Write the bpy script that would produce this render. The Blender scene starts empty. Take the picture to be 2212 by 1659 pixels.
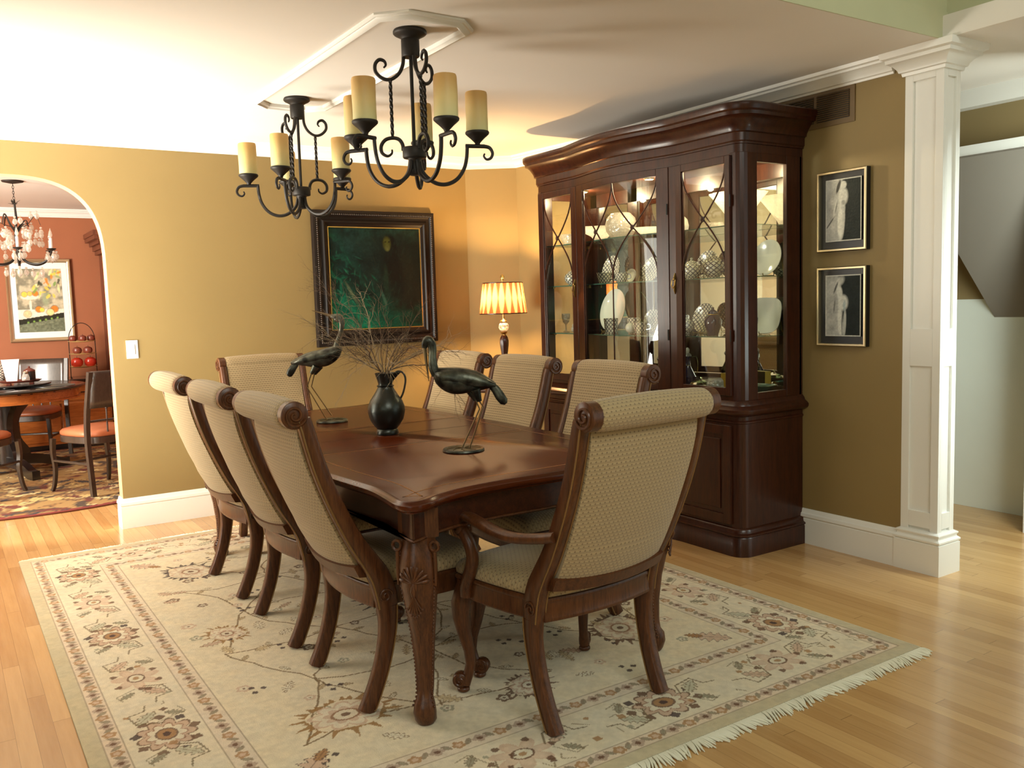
import bpy, math, random
import numpy as np
from mathutils import Vector, Matrix

PI = math.pi
random.seed(7)
sc = bpy.context.scene
COL = sc.collection

# ------------------------------------------------------------------ camera
cam_d = bpy.data.cameras.new('camera'); cam = bpy.data.objects.new('camera', cam_d); COL.objects.link(cam)
F_PX, YAW, PITCH, ROLL = 1899.9, 0.99445, 0.09316, -0.03014
cam_d.sensor_fit = 'HORIZONTAL'; cam_d.sensor_width = 36.0; cam_d.lens = 36.0 * F_PX / 2212.0
cam_d.clip_start = 0.05; cam_d.clip_end = 100
fw = Vector((math.cos(PITCH)*math.cos(YAW), math.cos(PITCH)*math.sin(YAW), -math.sin(PITCH)))
r0 = Vector((math.sin(YAW), -math.cos(YAW), 0)); u0 = r0.cross(fw)
rr = math.cos(ROLL)*r0 + math.sin(ROLL)*u0; uu = -math.sin(ROLL)*r0 + math.cos(ROLL)*u0
mw = Matrix((rr, uu, -fw)).transposed().to_4x4(); mw.translation = Vector((0, 0, 1.37))
cam.matrix_world = mw
sc.camera = cam

# ------------------------------------------------------------------ view, world, daylight
vs = sc.view_settings
vs.view_transform = 'Standard'; vs.look = 'None'; vs.gamma = 1.0; vs.use_curve_mapping = False
vs.exposure = 0.0
sc.cycles.max_bounces = 8; sc.cycles.diffuse_bounces = 4; sc.cycles.glossy_bounces = 4
sc.cycles.transmission_bounces = 6; sc.cycles.transparent_max_bounces = 16
sc.cycles.caustics_reflective = False; sc.cycles.caustics_refractive = False
sc.cycles.sample_clamp_indirect = 4.0

w = bpy.data.worlds.new('outdoor_sky'); sc.world = w; w.use_nodes = True
w.node_tree.nodes['Background'].inputs[0].default_value = (0.75, 0.9, 0.85, 1)
w.node_tree.nodes['Background'].inputs[1].default_value = 1.0

def area(name, loc, target, sx, sy, power, color, spread=180):
    l = bpy.data.lights.new(name, 'AREA'); l.shape = 'RECTANGLE'; l.size = sx; l.size_y = sy
    l.energy = power; l.color = color; l.spread = math.radians(spread)
    o = bpy.data.objects.new(name, l); COL.objects.link(o); o.location = loc
    o.rotation_euler = (Vector(target) - Vector(loc)).to_track_quat('-Z', 'Y').to_euler()
    return o
def point(name, loc, power, color, r=0.03):
    l = bpy.data.lights.new(name, 'POINT'); l.energy = power; l.color = color; l.shadow_soft_size = r
    o = bpy.data.objects.new(name, l); COL.objects.link(o); o.location = loc
    return o
DAY = (1.0, 0.95, 0.83); COOL = (0.98, 1.0, 0.92)
area('daylight_garden_door', (-0.86, 5.2, 0.80), (1.0, 6.0, 2.5), 1.3, 1.3, 172, DAY, 135)
area('daylight_garden_door_upper', (-0.86, 5.0, 1.35), (1.5, 4.6, 0.2), 1.5, 1.4, 36, DAY)
area('daylight_foyer_window', (0.8, -2.2, 4.1), (2.2, 2.6, 0.3), 3.0, 1.6, 105, COOL)
area('daylight_foyer_side', (-1.52, 0.2, 1.5), (2.5, 1.8, 0.7), 2.4, 1.8, 13, COOL)
area('daylight_kitchen_window', (-2.2, 6.75, 1.4), (1.0, 8.8, 1.4), 1.1, 1.6, 380, (1.0, 0.95, 0.85))
area('hall_fill_light', (4.35, 1.80, 1.5), (5.36, 3.3, 0.7), 0.4, 1.5, 24, (0.88, 1.0, 0.95))  # added unseen light without a window, brightens the hall panel

# ------------------------------------------------------------------ materials
def lin(c): return tuple(((v/255.0)/12.92 if v/255.0 <= .04045 else ((v/255.0+.055)/1.055)**2.4) for v in c)
def mat(name, col, rough=0.5, metal=0.0, **k):
    m = bpy.data.materials.new(name); m.use_nodes = True
    b = m.node_tree.nodes['Principled BSDF']
    b.inputs['Base Color'].default_value = (*col[:3], 1)
    b.inputs['Roughness'].default_value = rough; b.inputs['Metallic'].default_value = metal
    for n, v in k.items(): b.inputs[n.replace('_', ' ')].default_value = v
    return m
class NT:
    def __init__(s, m): s.m = m; s.t = m.node_tree; s.b = s.t.nodes.get('Principled BSDF')
    def n(s, typ, **kw):
        x = s.t.nodes.new(typ)
        for k, v in kw.items():
            if k.startswith('i_'):
                key = k[2:]; key = int(key) if key.isdigit() else key.replace('_', ' ')
                if hasattr(v, 'node'): s.t.links.new(v, x.inputs[key])
                else: x.inputs[key].default_value = v
            else: setattr(x, k, v)
        return x
    def l(s, a, b): s.t.links.new(a, b)
    def math(s, op, a, b=None, c=None):
        x = s.t.nodes.new('ShaderNodeMath'); x.operation = op
        for i, v in enumerate((a, b, c)):
            if v is None: continue
            if hasattr(v, 'node'): s.t.links.new(v, x.inputs[i])
            else: x.inputs[i].default_value = v
        return x.outputs[0]
    def mix(s, f, a, b):
        x = s.t.nodes.new('ShaderNodeMix'); x.data_type = 'RGBA'
        for i, v in ((0, f), (6, a), (7, b)):
            if hasattr(v, 'node'): s.t.links.new(v, x.inputs[i])
            else: x.inputs[i].default_value = v if i == 0 else (*v[:3], 1)
        return x.outputs[2]
    def bump(s, h, strength=.2, dist=.01):
        x = s.n('ShaderNodeBump'); x.inputs['Strength'].default_value = strength; x.inputs['Distance'].default_value = dist
        s.l(h, x.inputs['Height']); s.l(x.outputs[0], s.b.inputs['Normal'])
def noise(T, vec, scale, detail=3, rough=.5):
    x = T.n('ShaderNodeTexNoise'); x.inputs['Scale'].default_value = scale; x.inputs['Detail'].default_value = detail
    x.inputs['Roughness'].default_value = rough
    if vec is not None: T.l(vec, x.inputs['Vector'])
    return x.outputs[0]
def paint(name, col, rough=.6, var=.06):
    m = mat(name, col, rough); T = NT(m); tc = T.n('ShaderNodeTexCoord').outputs['Object']
    f = noise(T, tc, 3.0); c = T.mix(f, [v*(1-var) for v in col], [min(1, v*(1+var)) for v in col])
    T.l(c, T.b.inputs['Base Color']); T.bump(noise(T, tc, 180, 2), .08, .002); return m
def wood(name, c1, c2, rough=.3, scale=1.0, axis=2, coat=.08):
    m = mat(name, c1, rough, 0, Coat_Weight=coat, Coat_Roughness=.12); T = NT(m)
    tc = T.n('ShaderNodeTexCoord').outputs['Object']; mp = T.n('ShaderNodeMapping')
    s = [14*scale]*3; s[axis] = 1.2*scale; mp.inputs['Scale'].default_value = s; T.l(tc, mp.inputs[0])
    f = noise(T, mp.outputs[0], 3.0, 6, .62); f2 = noise(T, mp.outputs[0], 12.0, 4, .6)
    g = T.math('MULTIPLY_ADD', f2, .4, T.math('MULTIPLY', f, .7))
    rp = T.n('ShaderNodeValToRGB'); T.l(g, rp.inputs[0])
    rp.color_ramp.elements[0].position = .38; rp.color_ramp.elements[0].color = (*c2, 1)
    rp.color_ramp.elements[1].position = .68; rp.color_ramp.elements[1].color = (*c1, 1)
    T.l(rp.outputs[0], T.b.inputs['Base Color']); return m

M = {}
M['wall'] = paint('gold_wall_paint', (.265, .182, .066), .62)
M['wall_chamfer'] = M['wall']
M['foyer'] = paint('foyer_wall_paint', (.50, .50, .32), .65)
M['arch'] = paint('arch_reveal_lit_tint', (.74, .29, .13), .6)  # orange of the bounced light put into the reveal's colour
M['ceiling'] = paint('ceiling_paint', (.78, .73, .66), .75, .02)
M['trim'] = mat('white_trim_paint', (.82, .81, .76), .35)
M['kitchen'] = paint('terracotta_wall_paint', (.32, .108, .045), .6, .12)
M['kitchencream'] = paint('kitchen_cream_paint', (.60, .58, .40), .6)
M['hall_wall'] = paint('hall_panel_paint', (.74, .78, .70), .5)
M['hall_tan'] = paint('hall_tan_paint', (.26, .19, .085), .6)
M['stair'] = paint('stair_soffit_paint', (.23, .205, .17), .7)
M['cherry'] = wood('cherry_wood', (.052, .013, .005), (.020, .005, .003), .28, 1.0, 2)
M['cherry_h'] = wood('cherry_wood_across', (.052, .013, .005), (.020, .005, .003), .28, 1.0, 1)
M['chairwood'] = wood('chair_wood', (.115, .038, .012), (.042, .013, .005), .34, 2.0, 2)
M['tabletop'] = wood('tabletop_wood', (.095, .017, .003), (.045, .008, .002), .22, .55, 0, .0)
M['tabletop'].node_tree.nodes['Principled BSDF'].inputs['Specular IOR Level'].default_value = .32
M['chairwood'].node_tree.nodes['Principled BSDF'].inputs['Specular IOR Level'].default_value = .35
for k_ in ('cherry', 'cherry_h'): M[k_].node_tree.nodes['Principled BSDF'].inputs['Specular IOR Level'].default_value = .4
M['hutchwood'] = wood('red_brown_hutch', (.16, .045, .018), (.08, .022, .01), .4, 1, 2)
M['gilt'] = mat('gilt_bead', (.22, .12, .04), .4, .35)
M['inlay'] = mat('inlay_wood', (.30, .12, .03), .3)
M['ebony'] = wood('ebonised_wood', (.014, .011, .010), (.006, .005, .005), .22, 2, 2, .5)
M['kchair'] = wood('dark_walnut_chair', (.045, .03, .022), (.02, .013, .01), .3, 2, 2, .4)
M['korange'] = wood('orange_maple', (.42, .13, .025), (.25, .07, .015), .25, 1, 0, .4)
M['leather'] = mat('tan_leather', (.36, .11, .045), .38)
M['darkleather'] = mat('dark_leather', (.05, .03, .025), .35)
M['iron'] = mat('dark_bronze_iron', (.018, .014, .011), .55, .35)
M['brass'] = mat('aged_brass', (.45, .30, .10), .3, 1.0)
M['gold'] = mat('gold_leaf', (.62, .40, .10), .35, .8)
M['bronze'] = mat('green_bronze', (.035, .042, .036), .38, .75)
T = NT(M['bronze']); tc = T.n('ShaderNodeTexCoord').outputs['Object']
f = noise(T, tc, 22, 4)
rp = T.n('ShaderNodeValToRGB'); T.l(f, rp.inputs[0])
rp.color_ramp.elements[0].position = .35; rp.color_ramp.elements[0].color = (.020, .019, .015, 1)
rp.color_ramp.elements[1].position = .72; rp.color_ramp.elements[1].color = (.15, .155, .115, 1)
T.l(rp.outputs[0], T.b.inputs['Base Color']); T.bump(noise(T, tc, 60, 3), .25, .003)
M['bronzeleg'] = mat('worn_bronze_rod', (.16, .11, .055), .35, .9)
M['pewter'] = mat('dark_pewter', (.05, .052, .046), .3, .85)
T = NT(M['pewter']); T.bump(noise(T, T.n('ShaderNodeTexCoord').outputs['Object'], 90, 2), .15, .002)
M['twig'] = mat('dry_twig', (.11, .065, .035), .8)
M['twigpale'] = mat('pale_twig', (.30, .22, .13), .8)
M['frame'] = mat('black_brown_frame', (.013, .008, .006), .42); M['frame'].node_tree.nodes['Principled BSDF'].inputs['Specular IOR Level'].default_value = .25
M['framelight'] = mat('frame_cove', (.06, .045, .035), .3)
M['mirror'] = mat('mirror_silver', (.82, .84, .80), .02, 1.0)
M['white'] = mat('white_porcelain', (.80, .77, .68), .12, 0, Coat_Weight=.5)
M['plastic'] = mat('white_plastic', (.85, .84, .82), .3)
M['cobalt'] = mat('cobalt_glaze', (.008, .010, .05), .08, 0, Coat_Weight=.8)
M['silver'] = mat('silver_plate', (.65, .6, .5), .12, 1.0)
M['yellow'] = mat('yellow_card', (.70, .42, .04), .5)
M['teal'] = mat('teal_glass', (.04, .28, .24), .05, 0, Transmission_Weight=.6, IOR=1.4)
M['ribbon'] = mat('gold_green_ribbon', (.35, .36, .06), .25, .6)
M['black'] = mat('black_mat', (.008, .008, .009), .35)
M['champagne'] = mat('champagne_metal', (.62, .52, .33), .28, .9)
M['apple'] = mat('red_fruit', (.45, .03, .015), .25)
M['plum'] = mat('dark_fruit', (.16, .035, .02), .35)
M['cream_dish'] = mat('cream_dish', (.75, .55, .22), .25)
M['ventpaint'] = mat('vent_bronze_paint', (.16, .10, .04), .45)
M['ventdark'] = mat('vent_shadow', (.02, .014, .01), .7)
M['tray'] = mat('red_wood_tray', (.12, .03, .02), .3)
M['napkin'] = mat('white_napkins', (.8, .8, .78), .8)
M['hearth'] = mat('outdoor_leaf_green', (.10, .25, .08), .8)

def glassmat(name, tint=(1, 1, 1), refl=.10, rough=.02):
    m = bpy.data.materials.new(name); m.use_nodes = True; t = m.node_tree
    for n in list(t.nodes): t.nodes.remove(n)
    o = t.nodes.new('ShaderNodeOutputMaterial'); mx = t.nodes.new('ShaderNodeMixShader')
    tr = t.nodes.new('ShaderNodeBsdfTransparent'); tr.inputs[0].default_value = (*tint, 1)
    gl = t.nodes.new('ShaderNodeBsdfGlossy'); gl.inputs['Roughness'].default_value = rough
    fr = t.nodes.new('ShaderNodeLayerWeight'); fr.inputs[0].default_value = .5
    pw = t.nodes.new('ShaderNodeMath'); pw.operation = 'POWER'; pw.inputs[1].default_value = 5; t.links.new(fr.outputs['Facing'], pw.inputs[0])
    ml = t.nodes.new('ShaderNodeMath'); ml.operation = 'MULTIPLY_ADD'; ml.inputs[1].default_value = .9; ml.inputs[2].default_value = refl
    t.links.new(pw.outputs[0], ml.inputs[0]); t.links.new(ml.outputs[0], mx.inputs[0])
    t.links.new(tr.outputs[0], mx.inputs[1]); t.links.new(gl.outputs[0], mx.inputs[2]); t.links.new(mx.outputs[0], o.inputs[0])
    return m
M['glass'] = glassmat('clear_pane', (.98, 1, .98), .05)
M['shelfglass'] = glassmat('shelf_glass', (.86, .95, .90), .08)
M['edgeglass'] = mat('shelf_glass_edge', (.05, .12, .09), .15)
m = bpy.data.materials.new('cut_crystal'); m.use_nodes = True; T = NT(m); T.t.nodes.remove(T.b); out = T.t.nodes['Material Output']
vv = T.n('ShaderNodeTexVoronoi'); vv.inputs['Scale'].default_value = 60; T.l(T.n('ShaderNodeTexCoord').outputs['Object'], vv.inputs['Vector'])
bp_ = T.n('ShaderNodeBump'); bp_.inputs['Strength'].default_value = .9; bp_.inputs['Distance'].default_value = .008; T.l(vv.outputs[0], bp_.inputs['Height'])
tl = T.n('ShaderNodeBsdfTranslucent'); tl.inputs[0].default_value = (1, .95, .85, 1); df = T.n('ShaderNodeBsdfDiffuse'); df.inputs[0].default_value = (.9, .87, .8, 1)
gl = T.n('ShaderNodeBsdfGlossy'); gl.inputs['Roughness'].default_value = .08; tr = T.n('ShaderNodeBsdfTransparent')
for q in (tl, df, gl): T.l(bp_.outputs[0], q.inputs['Normal'])
def mixs(f, x, y):
    s_ = T.n('ShaderNodeMixShader'); s_.inputs[0].default_value = f; T.l(x, s_.inputs[1]); T.l(y, s_.inputs[2]); return s_.outputs[0]
q = mixs(.35, tl.outputs[0], df.outputs[0]); q = mixs(.25, q, gl.outputs[0]); q = mixs(.38, q, tr.outputs[0]); T.l(q, out.inputs[0]); M['crystal'] = m

def emit(name, col, s):
    m = mat(name, col, .5); b = m.node_tree.nodes['Principled BSDF']
    b.inputs['Emission Color'].default_value = (*col, 1); b.inputs['Emission Strength'].default_value = s; return m
M['bulb'] = emit('lit_bulb', (1.0, .72, .38), 14)
M['puck'] = emit('lit_puck_lens', (1.0, .80, .45), 12)

# candle sleeve: amber scavo glass, more amber towards the rim
M['candle'] = mat('amber_scavo_glass', (.7, .55, .25), .5, 0, Subsurface_Weight=.0); T = NT(M['candle'])
tc = T.n('ShaderNodeTexCoord').outputs['Object']; sx = T.n('ShaderNodeSeparateXYZ'); T.l(tc, sx.inputs[0])
h = T.math('MULTIPLY_ADD', sx.outputs[2], 1/.165, T.math('MULTIPLY', noise(T, tc, 18, 3), .25))
rp = T.n('ShaderNodeValToRGB'); T.l(h, rp.inputs[0]); cr = rp.color_ramp
cr.elements[0].position = .1; cr.elements[0].color = (.60, .58, .29, 1)
cr.elements[1].position = 1.0; cr.elements[1].color = (.64, .39, .13, 1)
e = cr.elements.new(.55); e.color = (.70, .54, .23, 1)
T.l(rp.outputs[0], T.b.inputs['Base Color']); T.bump(noise(T, tc, 120, 3), .2, .002)

# pleated lamp shade, lit through
M['shade'] = bpy.data.materials.new('pleated_silk_shade'); M['shade'].use_nodes = True
T = NT(M['shade']); T.b = T.t.nodes['Principled BSDF']; T.t.nodes.remove(T.b); out = T.t.nodes['Material Output']
at = T.n('ShaderNodeAttribute'); at.attribute_name = 'pleat'
cc = T.mix(at.outputs['Fac'], (.27, .115, .05), (.06, .018, .009))
tl = T.n('ShaderNodeBsdfTranslucent'); df = T.n('ShaderNodeBsdfDiffuse'); T.l(cc, tl.inputs[0]); T.l(cc, df.inputs[0])
mx = T.n('ShaderNodeMixShader'); mx.inputs[0].default_value = .60; T.l(df.outputs[0], mx.inputs[1]); T.l(tl.outputs[0], mx.inputs[2]); T.l(mx.outputs[0], out.inputs[0])

# upholstery with small woven crosses on a staggered grid, from UV in metres
def fabric(name, base, dark, cw=.017, ch=.026):
    m = mat(name, base, .85, 0, Sheen_Weight=.25); T = NT(m)
    uv = T.n('ShaderNodeUVMap').outputs[0]; s = T.n('ShaderNodeSeparateXYZ'); T.l(uv, s.inputs[0])
    def cell(ou, ov):
        u = T.math('SUBTRACT', T.math('FRACT', T.math('ADD', T.math('DIVIDE', s.outputs[0], cw), ou)), .5)
        v = T.math('SUBTRACT', T.math('FRACT', T.math('ADD', T.math('DIVIDE', s.outputs[1], ch), ov)), .5)
        au, av = T.math('ABSOLUTE', u), T.math('MULTIPLY', T.math('ABSOLUTE', v), ch/cw)
        d = T.math('ADD', T.math('MULTIPLY', T.math('MINIMUM', au, av), 2.6), T.math('MAXIMUM', au, av))
        return T.math('LESS_THAN', d, .25), T.math('MAXIMUM', au, av)
    a, da = cell(0, 0); b, db = cell(.5, .5)
    k = T.math('MAXIMUM', a, b)
    wv = noise(T, uv, 500, 2); rib = T.math('SINE', T.math('MULTIPLY', s.outputs[1], 2*PI/.013))
    c1 = T.mix(wv, [x*.82 for x in base], [min(1, x*1.15) for x in base])
    c1 = T.mix(T.math('MULTIPLY_ADD', rib, .20, .20), c1, [x*.55 for x in base])
    T.l(T.mix(T.math('MULTIPLY', k, .8), c1, dark), T.b.inputs['Base Color'])
    hgt = T.math('MULTIPLY_ADD', k, -.8, T.math('MULTIPLY_ADD', rib, .25, T.math('MULTIPLY', wv, .5)))
    T.bump(hgt, .55, .004); return m
M['fabric'] = fabric('diamond_weave_fabric', (.42, .305, .155), (.10, .05, .018))

# vertex-painted surfaces (rug, pictures): colour attribute 'pattern' plus weave / brush relief
def pattern_mat(name, rough, bscale, bstr, coat=0.0, weave=True):
    m = mat(name, (.5, .5, .5), rough, 0, Coat_Weight=coat); T = NT(m)
    a = T.n('ShaderNodeAttribute'); a.attribute_name = 'pattern'
    tc = T.n('ShaderNodeTexCoord').outputs['Object']; n = noise(T, tc, bscale, 3)
    c = T.mix(T.math('MULTIPLY', n, .12), a.outputs['Color'], (0.12, .09, .05)) if weave else a.outputs['Color']
    T.l(c, T.b.inputs['Base Color']); T.bump(n, bstr, .004); return m
M['rug'] = pattern_mat('wool_rug', .95, 260, .5)
M['krug'] = pattern_mat('kitchen_wool_rug', .95, 200, .5)
M['oil'] = pattern_mat('oil_paint', .6, 90, .6, .0, False); M['oil'].node_tree.nodes['Principled BSDF'].inputs['Specular IOR Level'].default_value = .2
M['print'] = pattern_mat('print_paper', .3, 200, .02, .2, False)
M['fringe'] = mat('cotton_fringe', (.78, .75, .60), .9)
M['rugside'] = mat('rug_binding', (.42, .38, .27), .95)

# oak strip floor: strips along world Y
m = mat('oak_strip_floor', (.5, .27, .09), .26, 0, Coat_Weight=.25, Coat_Roughness=.1); T = NT(m)
tc = T.n('ShaderNodeTexCoord').outputs['Object']; sp = T.n('ShaderNodeSeparateXYZ'); T.l(tc, sp.inputs[0])
PW = .057
row = T.math('FLOOR', T.math('DIVIDE', sp.outputs[0], PW))
wn = T.n('ShaderNodeTexWhiteNoise'); wn.noise_dimensions = '1D'; T.l(row, wn.inputs['W'])
yy = T.math('ADD', T.math('DIVIDE', sp.outputs[1], 1.1), T.math('MULTIPLY', wn.outputs[0], 7.3))
brd = T.math('FLOOR', yy)
cb = T.n('ShaderNodeCombineXYZ'); T.l(row, cb.inputs[0]); T.l(brd, cb.inputs[1])
wn2 = T.n('ShaderNodeTexWhiteNoise'); wn2.noise_dimensions = '2D'; T.l(cb.outputs[0], wn2.inputs['Vector'])
mp = T.n('ShaderNodeMapping'); mp.inputs['Scale'].default_value = (26, 1.6, 1); T.l(tc, mp.inputs[0])
off = T.n('ShaderNodeVectorMath'); off.operation = 'ADD'; T.l(mp.outputs[0], off.inputs[0]); T.l(wn2.outputs['Color'], off.inputs[1])
mp.inputs['Location'].default_value = (0, 0, 0)
g = noise(T, off.outputs[0], 2.2, 6, .6)
tone = T.math('MULTIPLY_ADD', wn2.outputs[0], .5, T.math('MULTIPLY', g, .6))
rp = T.n('ShaderNodeValToRGB'); T.l(tone, rp.inputs[0])
rp.color_ramp.elements[0].position = .15; rp.color_ramp.elements[0].color = (.41, .215, .075, 1)
rp.color_ramp.elements[1].position = .85; rp.color_ramp.elements[1].color = (.62, .38, .155, 1)
fx = T.math('FRACT', T.math('DIVIDE', sp.outputs[0], PW)); gap = T.math('LESS_THAN', fx, .022)
gy = T.math('LESS_THAN', T.math('FRACT', yy), .0022); gp = T.math('MAXIMUM', gap, gy)
T.l(T.mix(T.math('MULTIPLY', gp, .6), rp.outputs[0], (.10, .045, .015)), T.b.inputs['Base Color'])
T.bump(T.math('MULTIPLY_ADD', gp, -1, T.math('MULTIPLY', g, .15)), .15, .001)
M['floor'] = m

# blue-brown lattice porcelain
m = mat('lattice_porcelain', (.8, .76, .66), .12, 0, Coat_Weight=.5); T = NT(m)
uv = T.n('ShaderNodeUVMap').outputs[0]; s = T.n('ShaderNodeSeparateXYZ'); T.l(uv, s.inputs[0])
fa = T.math('ABSOLUTE', T.math('SINE', T.math('MULTIPLY', T.math('ADD', s.outputs[0], s.outputs[1]), 120)))
fb = T.math('ABSOLUTE', T.math('SINE', T.math('MULTIPLY', T.math('SUBTRACT', s.outputs[0], s.outputs[1]), 120)))
k = T.math('LESS_THAN', T.math('MINIMUM', fa, fb), .42)
T.l(T.mix(k, (.82, .76, .62), (.10, .085, .10)), T.b.inputs['Base Color']); M['lattice'] = m

# ------------------------------------------------------------------ mesh helpers
class MB:
    def __init__(s): s.v = []; s.f = []; s.uv = {}
    def add(s, vs_, fs, uvs=None):
        o = len(s.v); s.v.extend([tuple(p) for p in vs_]); s.f.extend([tuple(i+o for i in f) for f in fs])
        if uvs:
            for i, q in enumerate(uvs): s.uv[o+i] = q
        return s
    def box(s, c, d, R=None):
        x, y, z = [k/2 for k in d]; P = [Vector((a*x, b*y, e*z)) for e in (-1, 1) for b in (-1, 1) for a in (-1, 1)]
        if R is not None: P = [R @ p for p in P]
        return s.add([p + Vector(c) for p in P], [(0, 2, 3, 1), (4, 5, 7, 6), (0, 1, 5, 4), (2, 6, 7, 3), (0, 4, 6, 2), (1, 3, 7, 5)])
    def bx(s, x0, x1, y0, y1, z0, z1): return s.box(((x0+x1)/2, (y0+y1)/2, (z0+z1)/2), (x1-x0, y1-y0, z1-z0))
    def prism(s, pts, z0, z1):
        n = len(pts); vs_ = [(x, y, z0) for x, y in pts] + [(x, y, z1) for x, y in pts]
        return s.add(vs_, [tuple(range(n-1, -1, -1)), tuple(range(n, 2*n))] + [(i, (i+1) % n, n+(i+1) % n, n+i) for i in range(n)])
    def lathe(s, prof, seg=24, c=(0, 0, 0), sx=1, sy=1, a0=0, wob=None, uvs=False):
        n = len(prof); V = []; U = []; L = 0
        for i, (r, z) in enumerate(prof):
            if i: L += math.hypot(r-prof[i-1][0], z-prof[i-1][1])
            for k in range(seg):
                a = a0 + 2*PI*k/seg; q = r*(wob(a, z) if wob else 1)
                V.append((c[0]+q*math.cos(a)*sx, c[1]+q*math.sin(a)*sy, c[2]+z)); U.append((a*.05, L))
        Fs = [(i*seg+k, i*seg+(k+1) % seg, (i+1)*seg+(k+1) % seg, (i+1)*seg+k) for i in range(n-1) for k in range(seg)]
        if prof[0][0] > 1e-6: Fs.append(tuple(range(seg-1, -1, -1)))
        if prof[-1][0] > 1e-6: Fs.append(tuple((n-1)*seg+k for k in range(seg)))
        return s.add(V, Fs, U if uvs else None)
    def tube(s, path, r, seg=8, flat=None, cap=True, twist=0.0, up0=None):
        P = [Vector(p) for p in path]; n = len(P)
        R = r if isinstance(r, (list, tuple)) else [r]*n
        up = Vector(up0) if up0 else None; V = []
        for i in range(n):
            t = (P[min(i+1, n-1)] - P[max(i-1, 0)]).normalized()
            if up is None: up = Vector((0, 0, 1)) if abs(t.z) < .9 else Vector((1, 0, 0))
            sd = t.cross(up)
            if sd.length < 1e-6: sd = t.orthogonal()
            sd.normalize(); up2 = sd.cross(t).normalized()
            if not up0: up = up2
            for k in range(seg):
                a = 2*PI*(k+.5)/seg + twist*i; ca, sa = math.cos(a), math.sin(a)
                fx_, fy_ = (1, 1) if flat is None else flat
                V.append(P[i] + sd*ca*R[i]*fx_ + up2*sa*R[i]*fy_)
        Fs = [(i*seg+k, i*seg+(k+1) % seg, (i+1)*seg+(k+1) % seg, (i+1)*seg+k) for i in range(n-1) for k in range(seg)]
        if cap: Fs += [tuple(range(seg-1, -1, -1)), tuple((n-1)*seg+k for k in range(seg))]
        return s.add(V, Fs)
    def ball(s, c, r, seg=12, rings=7, sc_=(1, 1, 1)):
        return s.lathe([(max(1e-7, r*math.sin(PI*i/rings)), -r*math.cos(PI*i/rings)*sc_[2]) for i in range(rings+1)], seg, c, sc_[0], sc_[1])
    def grid(s, fn, nu, nv, uvfn=None, close=False):
        V = [fn(i/nu, j/nv) for j in range(nv+1) for i in range(nu+1)]
        U = [uvfn(i/nu, j/nv) for j in range(nv+1) for i in range(nu+1)] if uvfn else None
        return s.add(V, [(j*(nu+1)+i, j*(nu+1)+i+1, (j+1)*(nu+1)+i+1, (j+1)*(nu+1)+i) for j in range(nv) for i in range(nu)], U)
    def build(s, name, m, parent=None, smooth=True, angle=40, bevel=0):
        me = bpy.data.meshes.new(name); me.from_pydata([tuple(v) for v in s.v], [], s.f); me.update()
        if s.uv:
            ul = me.uv_layers.new(name='UVMap')
            for lp in me.loops: ul.data[lp.index].uv = s.uv.get(lp.vertex_index, (0, 0))
        o = bpy.data.objects.new(name, me); COL.objects.link(o)
        if m is not None: me.materials.append(M[m] if isinstance(m, str) else m)
        if smooth:
            me.polygons.foreach_set('use_smooth', [True]*len(me.polygons)); me.set_sharp_from_angle(angle=math.radians(angle))
        if bevel:
            b = o.modifiers.new('bevel', 'BEVEL'); b.width = bevel; b.segments = 2; b.limit_method = 'ANGLE'; b.harden_normals = False
        if parent is not None: o.parent = parent
        return o
def thing(name, label, cat, loc=(0, 0, 0), rz=0, group=None):
    o = bpy.data.objects.new(name, None); COL.objects.link(o); o.location = loc; o.rotation_euler = (0, 0, rz)
    o.empty_display_size = .05; return tag(o, label, cat, group)
def tag(o, label, cat, group=None, kind=None):
    o['label'] = label; o['category'] = cat
    if group: o['group'] = group
    if kind: o['kind'] = kind
    return o
def struct(name, mb, m, parent=None, **k):
    o = mb.build(name, m, parent, **k)
    if parent is None: o['kind'] = 'structure'
    return o
def copy_tree(o, parent=None):
    c = o.copy(); COL.objects.link(c)
    if parent is not None: c.parent = parent
    for ch in list(o.children): copy_tree(ch, c)
    return c
def dup(root, loc, rz, label, group=None):
    c = copy_tree(root); c.location = loc; c.rotation_euler = (0, 0, rz); c['label'] = label
    if group: c['group'] = group
    return c
def catmull(P, n=6, closed=False):
    P = [Vector(p) if len(p) == 3 else Vector((*p, 0)) for p in P]; out = []; m = len(P)
    rng = range(m if closed else m-1)
    for i in rng:
        g = (lambda k: P[k % m]) if closed else (lambda k: P[min(max(k, 0), m-1)])
        a, b, c, d = g(i-1), g(i), g(i+1), g(i+2)
        for j in range(n):
            t = j/n; out.append(.5*((2*b) + (-a+c)*t + (2*a-5*b+4*c-d)*t*t + (-a+3*b-3*c+d)*t**3))
    if not closed: out.append(P[-1])
    return out
def spiral(c, r0_, r1_, a0, a1, n=14):
    return [(c[0]+(r0_+(r1_-r0_)*i/n)*math.cos(a0+(a1-a0)*i/n), c[1]+(r0_+(r1_-r0_)*i/n)*math.sin(a0+(a1-a0)*i/n)) for i in range(n+1)]
def offset_poly(P, d):     # open polyline of (x,y), offset to its left
    out = []
    for i in range(len(P)):
        a = Vector(P[max(i-1, 0)][:2]); b = Vector(P[i][:2]); c = Vector(P[min(i+1, len(P)-1)][:2])
        n1 = (b-a); n2 = (c-b)
        n1 = n1.normalized() if n1.length > 1e-9 else n2.normalized()
        n2 = n2.normalized() if n2.length > 1e-9 else n1
        nn = Vector((-(n1.y+n2.y), n1.x+n2.x)); nn.normalize(); k = max(.5, nn.dot(Vector((-n1.y, n1.x))))
        out.append((b.x+nn.x*d/k, b.y+nn.y*d/k))
    return out
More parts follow.
